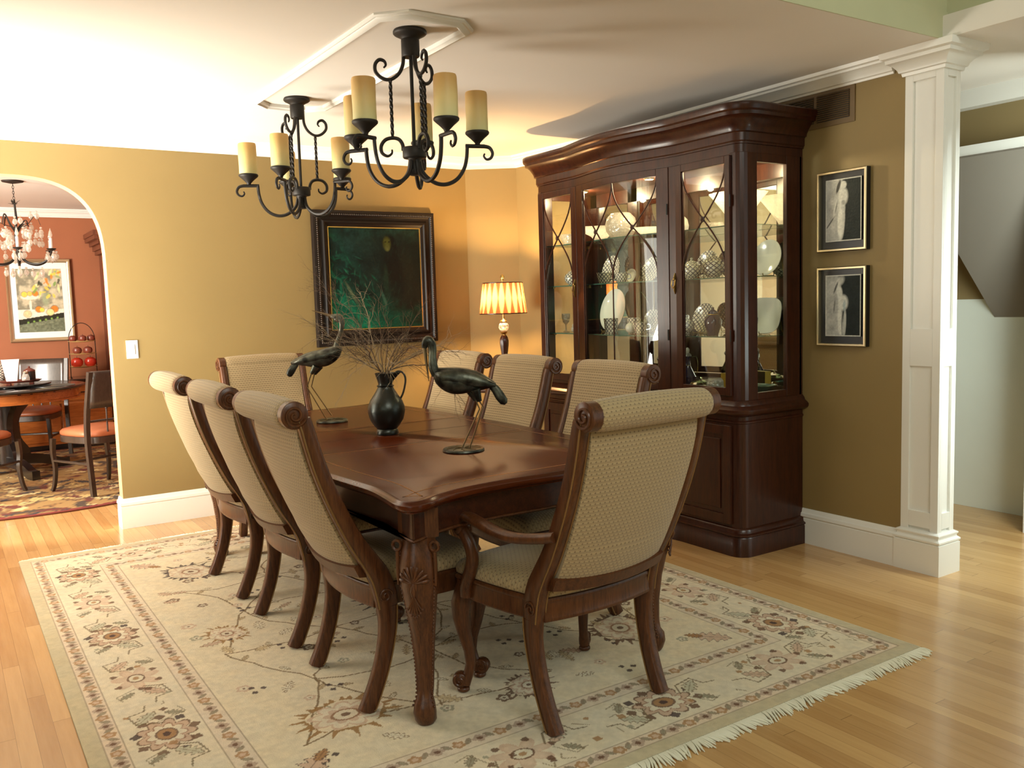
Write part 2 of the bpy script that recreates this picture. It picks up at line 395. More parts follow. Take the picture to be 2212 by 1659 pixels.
# ================================================================== the shell
CZ = 2.485; YW = 6.0; XL = -.75; XF = -1.6; YB = -2.5
struct('floor', MB().bx(-2.4, 6.2, -2.6, 10.7, -.06, 0), 'floor', smooth=False)
struct('ceiling', MB().bx(XL, 3.87, 2.336, YW+.12, CZ, CZ+.1).bx(3.87, 6.2, 1.0, 6.2, CZ, CZ+.1), 'ceiling', smooth=False)
struct('ceiling_kitchen', MB().bx(-2.4, 3.0, YW+.12, 10.7, CZ, CZ+.1), 'ceiling', smooth=False)
struct('ceiling_foyer', MB().bx(XF-.1, 4.0, YB-.1, 2.4, 5.0, 5.1), 'ceiling', smooth=False)
# far wall with arched opening
AX0, AX1, ATOP, ASP, AN = -.196, .914, 2.205, 1.65, 2.9
acx, aa = (AX0+AX1)/2, (AX1-AX0)/2
def arch_pts(n=40):
    P = [(AX0, 0), (AX0, ASP*.5), (AX0, ASP)]
    for i in range(1, n):
        t = PI*(1-i/n); c_, s_ = math.cos(t), math.sin(t)
        P.append((acx+aa*math.copysign(abs(c_)**(2/AN), c_), ASP+(ATOP-ASP)*abs(s_)**(2/AN)))
    return P + [(AX1, ASP), (AX1, ASP*.5), (AX1, 0)]
AP = arch_pts()
def arch_face(mb, y, flip):
    V = []; Fs = []
    for x, z in AP: V += [(x, y, z), (x, y, CZ)]
    for i in range(len(AP)-1):
        f = (2*i, 2*i+2, 2*i+3, 2*i+1); Fs.append(f if not flip else f[::-1])
    mb.add(V, Fs)
mb = MB(); arch_face(mb, YW, False); mb.add([(XL, YW, 0), (AX0, YW, 0), (AX0, YW, CZ), (XL, YW, CZ)], [(0, 1, 2, 3)])
mb.add([(AX1, YW, 0), (3.523, YW, 0), (3.523, YW, CZ), (AX1, YW, CZ)], [(0, 1, 2, 3)])
wf = struct('wall_far', mb, 'wall', smooth=False)
mb = MB(); arch_face(mb, YW+.12, True); mb.add([(-2.4, YW+.12, 0), (AX0, YW+.12, 0), (AX0, YW+.12, CZ), (-2.4, YW+.12, CZ)], [(3, 2, 1, 0)])
mb.add([(AX1, YW+.12, 0), (3.0, YW+.12, 0), (3.0, YW+.12, CZ), (AX1, YW+.12, CZ)], [(3, 2, 1, 0)])
struct('kitchen_side', mb, 'kitchen', wf, smooth=False)
mb = MB(); V = []
for x, z in AP: V += [(x, YW, z), (x, YW+.12, z)]
mb.add(V, [(2*i, 2*i+1, 2*i+3, 2*i+2) for i in range(len(AP)-1)])
struct('arch_reveal', mb, 'arch', wf, angle=50)
# right wall (bends slightly behind the cabinet), angled corner wall, kitchen, hall and foyer walls
struct('wall_right', MB().prism([(3.925, 2.545), (4.06, 2.545), (4.06, 5.80), (3.85, 5.772), (3.925, 4.95)], 0, CZ), 'wall', smooth=False)
struct('wall_corner', MB().prism([(3.85, 5.772), (4.06, 5.80), (4.06, 6.12), (3.523, 6.12), (3.523, 6.0)], 0, CZ), 'wall', smooth=False)
KY = 10.5
struct('wall_kitchen_back', MB().bx(-2.4, 3.0, KY, KY+.1, 0, CZ), 'kitchen', smooth=False)
struct('wall_kitchen_right', MB().bx(2.9, 3.0, YW+.12, KY, 0, CZ), 'kitchen', smooth=False)
def holed_wall(name, x0, x1, y0, y1, z1, holes, m):
    # wall slab in the YZ plane (thickness x0..x1) with rectangular openings (y0,y1,z0,z1)
    mb = MB(); ys = sorted({y0, y1, *[h[0] for h in holes], *[h[1] for h in holes]})
    for a, b in zip(ys, ys[1:]):
        hs = sorted([h for h in holes if h[0] <= a+1e-6 and h[1] >= b-1e-6], key=lambda q: q[2]); z = 0
        for q in hs:
            if q[2] > z: mb.bx(x0, x1, a, b, z, q[2])
            z = q[3]
        if z < z1: mb.bx(x0, x1, a, b, z, z1)
    return struct(name, mb, m, smooth=False)
holed_wall('wall_left', XL-.12, XL, 2.336, YW+.12, CZ, [(4.15, 5.85, .05, 2.15)], 'wall')
holed_wall('wall_foyer_left', XF-.12, XF, YB, 2.336, 5.0, [(-1.1, 1.5, .5, 2.5)], 'foyer')
holed_wall('wall_kitchen_left', -2.5, -2.4, YW+.12, KY, CZ, [(6.3, 7.4, .7, 2.2)], 'kitchencream')
mb = MB()
for x0, x1, z0, z1 in ((XF, -1.0, 0, 5), (2.2, 4.0, 0, 5), (-1.0, 2.2, 0, 3.0), (-1.0, 2.2, 4.85, 5), (.5, .7, 3.0, 4.85)): mb.bx(x0, x1, YB-.12, YB, z0, z1)
struct('wall_foyer_back', mb, 'foyer', smooth=False)
struct('wall_foyer_upper', MB().bx(XF, 3.915, 2.336, 2.44, CZ+.1, 5.0).bx(XF-.12, XL-.12, 2.336, 2.44, 0, CZ+.1), 'foyer', smooth=False)
struct('fascia_edge', MB().bx(XL, 3.912, 2.330, 2.336, CZ, CZ+.12), 'foyer', bpy.data.objects['wall_foyer_upper'], smooth=False)
struct('wall_foyer_right', MB().bx(3.91, 4.02, YB, 2.346, CZ+.002, 5.0), 'foyer', smooth=False)
# hall behind the column
struct('wall_hall', MB().bx(5.36, 5.5, 1.0, 6.2, 0, 1.30), 'hall_wall', smooth=False)
struct('wall_hall_upper', MB().bx(5.362, 5.5, 1.0, 6.2, 1.30, CZ), 'hall_tan', smooth=False)
struct('wall_hall_far', MB().bx(4.06, 5.5, 6.1, 6.2, 0, CZ), 'hall_tan', smooth=False)
struct('wall_hall_bulkhead', MB().bx(5.05, 5.36, 1.0, 6.1, 2.168, 2.40), 'hall_tan', smooth=False)
struct('trim_1', MB().bx(4.93, 5.06, 1.0, 6.1, 2.085, 2.168), 'trim', smooth=False)
struct('trim_2', MB().bx(4.97, 5.06, 1.0, 6.1, 2.385, CZ), 'trim', smooth=False)
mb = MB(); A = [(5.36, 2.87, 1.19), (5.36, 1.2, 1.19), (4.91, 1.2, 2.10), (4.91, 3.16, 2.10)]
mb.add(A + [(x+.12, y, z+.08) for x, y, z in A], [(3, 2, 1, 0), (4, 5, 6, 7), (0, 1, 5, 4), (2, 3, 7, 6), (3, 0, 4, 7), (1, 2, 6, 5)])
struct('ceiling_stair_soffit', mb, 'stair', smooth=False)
struct('door_1', MB().bx(4.99, 5.12, 1.4, 2.49, 0, 2.05), 'trim', smooth=False)

# mouldings swept along wall runs (profile = (out from wall, z))
def moulding(name, path, prof, side=-1, parent=None, mt='trim', closed=False):
    mb = MB(); n = len(path)
    rings = []
    for d, z in prof:
        if closed:
            ext = [path[-1]] + list(path) + [path[0]]; q = offset_poly(ext, side*d)[1:-1]
        else: q = offset_poly(path, side*d)
        rings.append([(x, y, z) for x, y in q])
    m_ = len(prof); V = [p for r_ in rings for p in r_]; Fs = []
    cnt = n if closed else n-1
    for i in range(m_-1):
        for k in range(cnt): Fs.append((i*n+k, i*n+(k+1) % n, (i+1)*n+(k+1) % n, (i+1)*n+k))
    if not closed: Fs += [tuple(i*n for i in range(m_)), tuple(i*n+n-1 for i in range(m_-1, -1, -1))]
    mb.add(V, Fs); return struct(name, mb, mt, parent, angle=35)
CROWN = [(0, 2.400), (.010, 2.400), (.012, 2.410), (.022, 2.414), (.026, 2.424), (.036, 2.440), (.052, 2.452), (.060, 2.454), (.062, 2.464), (.078, 2.468), (.082, CZ-.001), (0, CZ-.001)]
BASE = [(0, .192), (.006, .192), (.010, .184), (.012, .172), (.020, .166), (.022, .150), (.014, .142), (.018, .138), (.018, 0.0), (0, 0)]
moulding('trim_3', [(XL, YW), (3.523, YW), (3.85, 5.772), (3.925, 4.95), (3.925, 2.60)], CROWN)
moulding('trim_4', [(XL, 2.34), (XL, YW)], CROWN)
moulding('baseboard_far', [(AX1+.0, YW+.12), (AX1, YW), (3.523, YW), (3.85, 5.772), (3.925, 4.95), (3.925, 2.56)], BASE)
moulding('baseboard_left', [(XL, 2.34), (XL, YW), (AX0, YW), (AX0, YW+.12)], BASE)
moulding('trim_5', [(-2.4, KY), (2.9, KY), (2.9, YW+.12)], CROWN)
moulding('baseboard_kitchen', [(-2.4, KY), (2.9, KY)], BASE)
# ceiling medallion frame
mx0, mx1, my0, my1 = 1.488, 1.932, 3.082, 4.862; c1, c2 = .10, .10
oct_ = [(mx0+c1, my0), (mx1-c1, my0), (mx1, my0+c2), (mx1, my1-c2), (mx1-c1, my1), (mx0+c1, my1), (mx0, my1-c2), (mx0, my0+c2)]
moulding('ceiling_medallion', oct_, [(0, CZ-.0005), (0, CZ-.008), (.006, CZ-.014), (.012, CZ-.014), (.020, CZ-.024), (.032, CZ-.028), (.038, CZ-.020), (.046, CZ-.016), (.050, CZ-.0005)], side=1, closed=True)
# windows: frames and muntins set in the openings
def window(name, x, y0, y1, z0, z1, ny, nz):
    mb = MB(); t = .045
    mb.bx(x-.05, x+.01, y0, y0+t, z0, z1).bx(x-.05, x+.01, y1-t, y1, z0, z1).bx(x-.05, x+.01, y0, y1, z0, z0+t).bx(x-.05, x+.01, y0, y1, z1-t, z1)
    for i in range(1, ny): mb.bx(x-.035, x-.005, y0+(y1-y0)*i/ny-.012, y0+(y1-y0)*i/ny+.012, z0, z1)
    for i in range(1, nz): mb.bx(x-.035, x-.005, y0, y1, z0+(z1-z0)*i/nz-.012, z0+(z1-z0)*i/nz+.012)
    o = struct(name, mb, 'trim', smooth=False)
    mb = MB(); w_ = .09
    mb.bx(x+.12, x+.14, y0-w_, y0, z0-w_, z1+w_).bx(x+.12, x+.14, y1, y1+w_, z0-w_, z1+w_).bx(x+.12, x+.14, y0, y1, z1, z1+w_).bx(x+.12, x+.15, y0, y1, z0-w_, z0)
    struct('window_casing', mb, 'trim', o, smooth=False); return o
window('window_1', XL-.13+.02, 4.15, 5.85, .05, 2.15, 2, 1)
window('window_2', XF-.13, -1.1, 1.5, .5, 2.5, 3, 2)
window('window_3', -2.53, 6.3, 7.4, .7, 2.2, 2, 1)

# column with recessed panels at the open corner
col = thing('square_column', 'white square panelled column on a tall plinth at the open right corner', 'column', (3.925, 2.352, 0))
SX, SY = .135, .193
mb = MB().bx(.012, SX-.012, .012, SY-.012, .15, 2.42)
PZ = [(.22, .298), (1.004, 1.182), (2.342, 2.42)]
for face in range(4):
    L_ = SY if face in (0, 2) else SX; e = .040 if face in (0, 2) else .034
    def fb(a0, a1, z0, z1):
        if face == 0: mb.bx(0, .013, a0, a1, z0, z1)
        elif face == 2: mb.bx(SX-.013, SX, a0, a1, z0, z1)
        elif face == 1: mb.bx(a0, a1, 0, .013, z0, z1)
        else: mb.bx(a0, a1, SY-.013, SY, z0, z1)
    c_0 = 0 if face in (0, 2) else .0130
    fb(c_0, e, .15, 2.42); fb(L_-e, L_-c_0, .15, 2.42)
    for z0, z1 in PZ: fb(e, L_-e, z0, z1)
mb.build('shaft', 'trim', col, smooth=False, bevel=.0015)
sq = [(0, 0), (SX, 0), (SX, SY), (0, SY)]
def ring_stack(mb, sq_, prof, cap=True):
    n = len(sq_); V = []
    for d, z in prof: V += [(x, y, z) for x, y in offset_poly([sq_[-1]]+list(sq_)+[sq_[0]], -d)[1:-1]]
    m_ = len(prof); Fs = [(i*n+k, i*n+(k+1) % n, (i+1)*n+(k+1) % n, (i+1)*n+k) for i in range(m_-1) for k in range(n)]
    if cap: Fs += [tuple(range(n-1, -1, -1)), tuple((m_-1)*n+k for k in range(n))]
    return mb.add(V, Fs)
mb = MB(); ring_stack(mb, sq, [(.022, 0), (.022, .148), (.016, .151), (.024, .158), (.024, .166), (.012, .176), (.012, .184), (.017, .190), (.017, .196), (0, .206)]); mb.build('plinth', 'trim', col, angle=35)
mb = MB(); ring_stack(mb, sq, [(0, 2.372), (.010, 2.372), (.013, 2.386), (.022, 2.390), (.026, 2.402), (.040, 2.420), (.058, 2.432), (.064, 2.434), (.066, 2.450), (.082, 2.456), (.086, 2.478), (.086, 2.4845)]); mb.build('capital', 'trim', col, angle=35)

# light switch, air vent
sw = thing('light_switch', 'white light switch plate on the gold wall right of the arch', 'switch', (1.03, YW, 1.141))
MB().bx(-.035, .035, -.006, 0, -.058, .058).build('plate', 'plastic', sw, bevel=.002, smooth=False)
MB().bx(-.016, .016, -.010, -.006, -.033, .033).build('rocker', 'plastic', sw, bevel=.002, smooth=False)
vt = thing('air_vent', 'bronze painted return air grille high on wall above the framed pictures', 'vent', (3.925, 3.05, 2.315))
mb = MB().bx(-.006, 0, -.235, .235, -.095, .095)
mb.build('face_plate', 'ventpaint', vt, smooth=False)
for y0 in (-.205, .01):
    g_ = MB().bx(-.0085, -.006, y0, y0+.195, -.068, .068).build('duct_shade', 'ventdark', vt, smooth=False)  # dark slab, its colour stands in for the shade inside the duct
    mb = MB()
    for k in range(13): mb.box((-.011, y0+.0975, -.062+k*.0103), (.006, .195, .0022), Matrix.Rotation(.5, 3, 'Y'))
    mb.build('louvers', 'ventpaint', vt, smooth=False)
# ================================================================== rugs (pattern woven in: colour attribute)
def srgb(a):
    a = np.asarray(a, float)/255.0; return np.where(a <= .04045, a/12.92, ((a+.055)/1.055)**2.4)
def vnoise(h, w_, cells, seed, octv=1):
    rs = np.random.RandomState(seed); out = np.zeros((h, w_)); amp = 1; tot = 0
    for o_ in range(octv):
        cy, cx = max(2, int(cells*h/max(h, w_)))+1, max(2, int(cells*w_/max(h, w_)))+1
        g_ = rs.rand(cy+1, cx+1); yy_ = np.linspace(0, cy-1e-4, h); xx_ = np.linspace(0, cx-1e-4, w_)
        yi, xi = yy_.astype(int), xx_.astype(int); fy, fx_ = yy_-yi, xx_-xi
        fy = fy*fy*(3-2*fy); fx_ = fx_*fx_*(3-2*fx_); fy = fy[:, None]; fx_ = fx_[None]
        a = g_[yi][:, xi]*(1-fx_)+g_[yi][:, xi+1]*fx_; b = g_[yi+1][:, xi]*(1-fx_)+g_[yi+1][:, xi+1]*fx_
        out += amp*(a*(1-fy)+b*fy); tot += amp; amp *= .5; cells *= 2
    return out/tot
class Canvas:
    def __init__(s, w_, h_, res, bg):
        s.nx, s.ny, s.res = int(round(w_/res))+1, int(round(h_/res))+1, res
        s.c = np.zeros((s.ny, s.nx, 3)); s.c[:] = srgb(bg); s.w, s.h = w_, h_
    def win(s, x, y, r):
        i0, i1 = max(0, int((x-r)/s.res)), min(s.nx, int((x+r)/s.res)+2); j0, j1 = max(0, int((y-r)/s.res)), min(s.ny, int((y+r)/s.res)+2)
        if i1 <= i0 or j1 <= j0: return None
        X, Y = np.meshgrid(np.arange(i0, i1)*s.res-x, np.arange(j0, j1)*s.res-y); return (slice(j0, j1), slice(i0, i1)), X, Y
    def put(s, sl, mask, col, a=1.0):
        s.c[sl][mask] = s.c[sl][mask]*(1-a)+srgb(col)*a
    def flower(s, x, y, r, n, cols, rot=0, sx=1.0, wob=.22):
        w_ = s.win(x, y, r*1.4*max(1, sx));
        if not w_: return
        sl, X, Y = w_; c_, s_ = math.cos(rot), math.sin(rot); U = (X*c_+Y*s_)/sx; V = -X*s_+Y*c_
        rr_ = np.hypot(U, V); th = np.arctan2(V, U); e = 1-wob+wob*np.abs(np.cos(n*th/2))*1.6
        for k, (f_, col) in enumerate(cols): s.put(sl, rr_ < r*f_*(e if f_ > .45 else 1), col, .9)
    def serr(s, x, y, r, col, n=13, rot=0, sx=1.2):       # ring of serrated leaf tips
        w_ = s.win(x, y, r*1.6*sx)
        if not w_: return
        sl, X, Y = w_; c_, s_ = math.cos(rot), math.sin(rot); U = (X*c_+Y*s_)/sx; V = -X*s_+Y*c_
        rr_ = np.hypot(U, V); th = np.arctan2(V, U); saw = np.abs(((th*n/(2*PI)) % 1)-.5)*2; jit = .6+.8*np.abs(np.sin(np.floor(th*n/(2*PI))*7.3+x*40))
        s.put(sl, (rr_ > r*(.90+.06*np.sin(th*5+y*9))) & (rr_ < r*(.92+.42*saw*jit*(.6+.4*np.sin(th*29)))), col, .9)
    def leaf(s, x, y, L, w2, rot, fill, line, ser=0.0):
        w_ = s.win(x, y, L)
        if not w_: return
        sl, X, Y = w_; c_, s_ = math.cos(rot), math.sin(rot); U = (X*c_+Y*s_)/L*2; V = (-X*s_+Y*c_)
        prof = w2*np.clip(1-U**2, 0, 1)**.8*(1+ser*np.sin(U*16)); ins = (np.abs(V) < prof) & (np.abs(U) < 1)
        s.put(sl, ins, line, .85); s.put(sl, (np.abs(V) < prof-.0055) & (np.abs(U) < .93), fill, 1)
        s.put(sl, (np.abs(V) < .002) & (np.abs(U) < .7), line, .6)
    def line(s, P, wd, col, a=.9):
        for (x0, y0), (x1, y1) in zip(P, P[1:]):
            cx, cy = (x0+x1)/2, (y0+y1)/2; L = math.hypot(x1-x0, y1-y0)
            w_ = s.win(cx, cy, L/2+wd*2)
            if not w_: continue
            sl, X, Y = w_; ux, uy = (x1-x0)/max(L, 1e-9), (y1-y0)/max(L, 1e-9)
            al = X*ux+Y*uy; ac = -X*uy+Y*ux; s.put(sl, (np.abs(al) <= L/2+wd*.4) & (np.abs(ac) < wd/2), col, a)
    def frame(s, d0, d1, col, a=1.0):
        X, Y = np.meshgrid(np.arange(s.nx)*s.res, np.arange(s.ny)*s.res); d = np.minimum(np.minimum(X, s.w-X), np.minimum(Y, s.h-Y))
        m_ = (d >= d0) & (d < d1); s.c[m_] = s.c[m_]*(1-a)+srgb(col)*a
    def mesh(s, name, m_, to3d, parent=None):
        jj, ii = np.mgrid[0:s.ny, 0:s.nx]; co = to3d(ii*s.res, jj*s.res).reshape(-1, 3).astype(np.float32)
        n = s.nx*s.ny; a = (jj[:-1, :-1]*s.nx+ii[:-1, :-1]).ravel(); q = np.stack([a, a+1, a+1+s.nx, a+s.nx], 1).astype(np.int32)
        me = bpy.data.meshes.new(name); me.vertices.add(n); me.vertices.foreach_set('co', co.ravel())
        me.loops.add(q.size); me.loops.foreach_set('vertex_index', q.ravel()); me.polygons.add(len(q))
        me.polygons.foreach_set('loop_start', np.arange(0, q.size, 4, dtype=np.int32)); me.update(calc_edges=True)
        at_ = me.color_attributes.new('pattern', 'FLOAT_COLOR', 'POINT'); at_.data.foreach_set('color', np.concatenate([np.clip(s.c, 0, 1).reshape(-1, 3), np.ones((n, 1))], 1).astype(np.float32).ravel())
        o = bpy.data.objects.new(name, me); COL.objects.link(o); me.materials.append(M[m_]); me.polygons.foreach_set('use_smooth', [True]*len(me.polygons))
        if parent is not None: o.parent = parent
        return o
RX0, RX1, RY0, RY1 = .285, 3.055, 1.892, 5.535; RW, RH = RX1-RX0, RY1-RY0
cv = Canvas(RW, RH, .0042, (226, 212, 182))
rs = random.Random(11)
BR, TAN, ROSE, GRY, CRM, DK, GOLD = (104, 70, 48), (170, 128, 84), (206, 176, 150), (158, 152, 128), (228, 218, 192), (62, 42, 44), (150, 108, 52)
cv.frame(0, .052, (198, 184, 152)); cv.frame(.052, .057, BR, .6); cv.frame(.057, .112, (222, 203, 178)); cv.frame(.112, .117, BR, .6)
cv.frame(.117, .360, (224, 211, 184)); cv.frame(.360, .365, BR, .55); cv.frame(.365, .440, (222, 206, 182)); cv.frame(.440, .445, BR, .6)
def run_band(d, pitch, fn):
    # place a repeat along the four sides at distance d from the edge; fn(x,y,rot,k)
    k = 0
    for L, f_ in ((RW-2*d, lambda t: (d+t, d, 0)), (RH-2*d, lambda t: (RW-d, d+t, PI/2)), (RW-2*d, lambda t: (RW-d-t, RH-d, PI)), (RH-2*d, lambda t: (d, RH-d-t, -PI/2))):
        n = max(1, round(L/pitch))
        for i in range(n):
            x, y, r_ = f_((i+.5)*L/n); fn(x, y, r_, k); k += 1
def guard(x, y, r_, k):
    c_, s_ = math.cos(r_), math.sin(r_)
    def g_(u, v): return (x+u*c_-v*s_, y+u*s_+v*c_)
    if k % 2: cv.flower(*g_(0, 0), .021, 5, [(1, TAN), (.5, ROSE)], rs.random()*3)
    else: cv.flower(*g_(0, 0), .020, 4, [(1, (176, 152, 132)), (.45, BR)], r_, 1.2)
    cv.leaf(*g_(.036, .004), .045, .010, r_+(.9 if k % 2 else -.9), GRY, (140, 120, 96))
run_band(.084, .072, guard); run_band(.402, .076, guard)
# main border: large palmettes, rosettes, curling leaves and angular vines
def border(x, y, r_, k):
    c_, s_ = math.cos(r_), math.sin(r_)
    def g_(u, v): return (x+u*c_-v*s_, y+u*s_+v*c_)
    if k % 2 == 0:
        cv.flower(*g_(0, 0), .085, 9, [(1, BR), (.93, ROSE), (.70, (150, 110, 86)), (.64, CRM), (.42, BR), (.34, TAN), (.15, DK)], r_, 1.25)
        for q in range(9):
            a = q*2*PI/9+.3; cv.flower(*g_(.125*math.cos(a)*1.1, .092*math.sin(a)), .017, 4, [(1, DK if q % 3 == 0 else BR)], a)
    else:
        cv.flower(*g_(0, 0), .070, 7, [(1, ROSE), (.78, (214, 190, 164)), (.45, BR), (.36, CRM), (.16, TAN)], r_, 1.3, .4)
        for q in range(6):
            a = q*PI/3; cv.flower(*g_(.11*math.cos(a), .08*math.sin(a)), .013, 3, [(1, BR)], a)
    for sg in (-1, 1):
        cv.leaf(*g_(.155*sg, .035*sg), .11, .024, r_+.7*sg, ROSE if k % 2 else (196, 190, 164), (120, 100, 74), .3)
        cv.leaf(*g_(.150*sg, -.055*sg), .075, .016, r_-.9*sg, GRY, (120, 100, 74), .3)
        cv.line([g_(.09*sg, .01), g_(.12*sg, .07*sg), g_(.20*sg, .085*sg), g_(.215*sg, .03*sg), g_(.26*sg, .02*sg)], .006, (112, 92, 62), .85)
        cv.line([g_(.10*sg, -.02), g_(.14*sg, -.09*sg), g_(.19*sg, -.075*sg)], .005, (128, 112, 82), .7)
def border(x, y, r_, k, f0=border): f0(x, y, r_, k)
run_band(.240, .55, border)
for i in range(150):     # small filling sprigs in the main border
    side = rs.random() < .5
    x, y = ((rs.choice([.235, RW-.235])+rs.uniform(-.09, .09), rs.uniform(.15, RH-.15)) if side else (rs.uniform(.15, RW-.15), rs.choice([.235, RH-.235])+rs.uniform(-.09, .09)))
    if rs.random() < .5: cv.flower(x, y, rs.uniform(.009, .015), 4, [(1, rs.choice([BR, TAN, GRY]))], rs.random()*6)
    else: cv.line([(x, y), (x+rs.uniform(-.03, .03), y+rs.uniform(-.04, .04)), (x+rs.uniform(-.04, .04), y+rs.uniform(-.05, .05))], .0045, (140, 118, 84), .8)
# field
FX0, FY0, FX1, FY1 = .45, .45, RW-.45, RH-.45
def inside(x, y, m_=.05): return FX0+m_ < x < FX1-m_ and FY0+m_ < y < FY1-m_
nodes = [(FX0+(i+.5+(.22 if j % 2 else -.22))*(FX1-FX0)/4, FY0+(j+.5)*(FY1-FY0)/6) for j in range(6) for i in range(4)]
for i, (x, y) in enumerate(nodes):
    for j, (x2, y2) in enumerate(nodes):
        if j > i and math.hypot(x-x2, y-y2) < .80 and rs.random() < .8:
            n = 7; ox, oy = rs.uniform(-.08, .08), rs.uniform(-.08, .08); P = []
            for q in range(n+1):
                t = q/n; b_ = math.sin(PI*t); P.append((x+(x2-x)*t+ox*b_+rs.uniform(-.012, .012), y+(y2-y)*t+oy*b_+rs.uniform(-.012, .012)))
            cv.line(P, .0075, (122, 96, 62), .9)
            for q in (2, 5):
                cv.leaf(P[q][0]+.02, P[q][1]+.015, .06, .012, rs.random()*6, CRM if q == 2 else (200, 176, 140), (140, 118, 84), .3)
for i in range(190):
    x, y = rs.uniform(FX0, FX1), rs.uniform(FY0, FY1)
    if not inside(x, y, .07): continue
    t = rs.random()
    if t < .40: cv.flower(x, y, rs.uniform(.018, .034), 5, [(1, rs.choice([BR, ROSE, GRY])), (.55, CRM), (.22, BR)], rs.random()*6)
    elif t < .75: cv.leaf(x, y, rs.uniform(.07, .12), rs.uniform(.014, .024), rs.random()*6, rs.choice([CRM, ROSE, (208, 186, 146)]), (132, 104, 72), .4)
    else:
        for q in range(3): cv.flower(x+.025*math.cos(q*2.1), y+.025*math.sin(q*2.1), .011, 4, [(1, DK)], q)
for k, (wx, wy) in enumerate([(1.05, 2.70), (2.28, 2.74), (1.02, 4.72), (2.30, 4.72), (1.67, 3.70), (.93, 3.70), (2.42, 3.70), (1.67, 2.52), (1.67, 4.95)]):
    x, y = wx-RX0, wy-RY0; cl = GOLD if k in (0, 3, 5) else (BR if k % 2 else DK)
    r_ = .115 if k < 5 else .075
    cv.flower(x, y, r_*.80, 9, [(1, ROSE), (.86, CRM), (.60, ROSE), (.45, (150, 110, 80)), (.36, CRM), (.15, BR)], k, 1.25); cv.serr(x, y, r_, cl, 15, k, 1.25)
for (x, y, a) in [(FX0+.1, FY0+.1, .8), (FX1-.1, FY0+.1, 2.3), (FX0+.1, FY1-.1, -.8), (FX1-.1, FY1-.1, -2.3)]:
    cv.leaf(x, y, .16, .04, a, ROSE, DK, .35); cv.leaf(x+.07*math.cos(a), y+.07*math.sin(a), .08, .02, a, TAN, BR, .3)
nz = vnoise(cv.ny, cv.nx, 9, 3, 3)[..., None]; nf = vnoise(cv.ny, cv.nx, 220, 5, 2)[..., None]
nb = vnoise(cv.ny, cv.nx, 70, 8, 2)[..., None]
cv.c = cv.c*(.86+.22*nz)*(.88+.24*nf); cv.c = cv.c*(1+.05*(nb-.5)*np.array([1, 0, -1.5]))
rug = thing('area_rug', 'large cream oriental rug with floral border under the dining table', 'rug', (RX0, RY0, 0))
cv.mesh('pile', 'rug', lambda x, y: np.stack([x, y, np.full_like(x, .010)], -1), rug)
MB().bx(0, RW, 0, RH, .001, .0095).build('backing', 'rugside', rug, smooth=False)
def fringe(y, sg, L):
    mb = MB(); n = 470
    for i in range(n):
        x = RW*(i+.5)/n + rs.uniform(-.002, .002); clump = math.sin(i*.21)*.010+math.sin(i*.067+1)*.012; l_ = L*rs.uniform(.7, 1.15); cu = rs.uniform(-.006, .006)+clump
        hz = .005+.003*abs(math.sin(i*.13))
        mb.tube([(x, y, .005), (x+cu*.4, y+sg*l_*.35, hz), (x+cu, y+sg*l_*.7, hz*.8), (x+cu*1.6, y+sg*l_, .003)], [.0042, .004, .0036, .002], 5)
    o = mb.build('fringe', 'fringe', rug); o['kind'] = 'stuff'
fringe(0, -1, .060); fringe(RH, 1, .040)

# kitchen round rug
KR = 1.62; kc = Canvas(2*KR, 2*KR, .018, (150, 118, 68))
rk = random.Random(4)
for i in range(900):
    a, q = rk.random()*2*PI, KR*math.sqrt(rk.random())
    kc.leaf(KR+q*math.cos(a), KR+q*math.sin(a), rk.uniform(.10, .24), rk.uniform(.02, .05), rk.random()*6, rk.choice([(96, 34, 22), (188, 160, 100), (60, 46, 34), (120, 84, 48), (206, 184, 130), (40, 34, 42), (140, 100, 50)]), (70, 48, 30), .3)
X_, Y_ = np.meshgrid(np.arange(kc.nx)*kc.res-KR, np.arange(kc.ny)*kc.res-KR); kc.c[np.hypot(X_, Y_) > KR-.05] = srgb((112, 26, 22))
def kdisc(x, y):
    u, v = (x-KR)/KR, (y-KR)/KR; r_ = np.sqrt(np.clip(u*u+v*v, 1e-9, None)); q = np.maximum(abs(u), abs(v)); s_ = np.where(r_ > 0, q/r_, 1)
    return np.stack([x-KR, y-KR, np.full_like(x, .011)], -1)*np.stack([s_, s_, np.ones_like(s_)], -1)
kX, kY = .55, 8.38
krug = thing('round_rug', 'round dark patterned rug with red edge under the kitchen table', 'rug', (kX, kY, 0))
xs_ = (np.arange(kc.nx)*kc.res-KR)/KR; U_, V_ = np.meshgrid(xs_, xs_); q_ = np.maximum(abs(U_), abs(V_)); r_ = np.sqrt(U_**2+V_**2)+1e-9
px_ = np.clip(((U_*q_/r_)*KR+KR)/kc.res, 0, kc.nx-1).astype(int); py_ = np.clip(((V_*q_/r_)*KR+KR)/kc.res, 0, kc.ny-1).astype(int)
kc.c = kc.c[py_, px_]
kc.mesh('pile', 'krug', kdisc, krug); MB().lathe([(KR-.002, .001), (KR, .0105)], 72).build('binding', 'tray', krug)
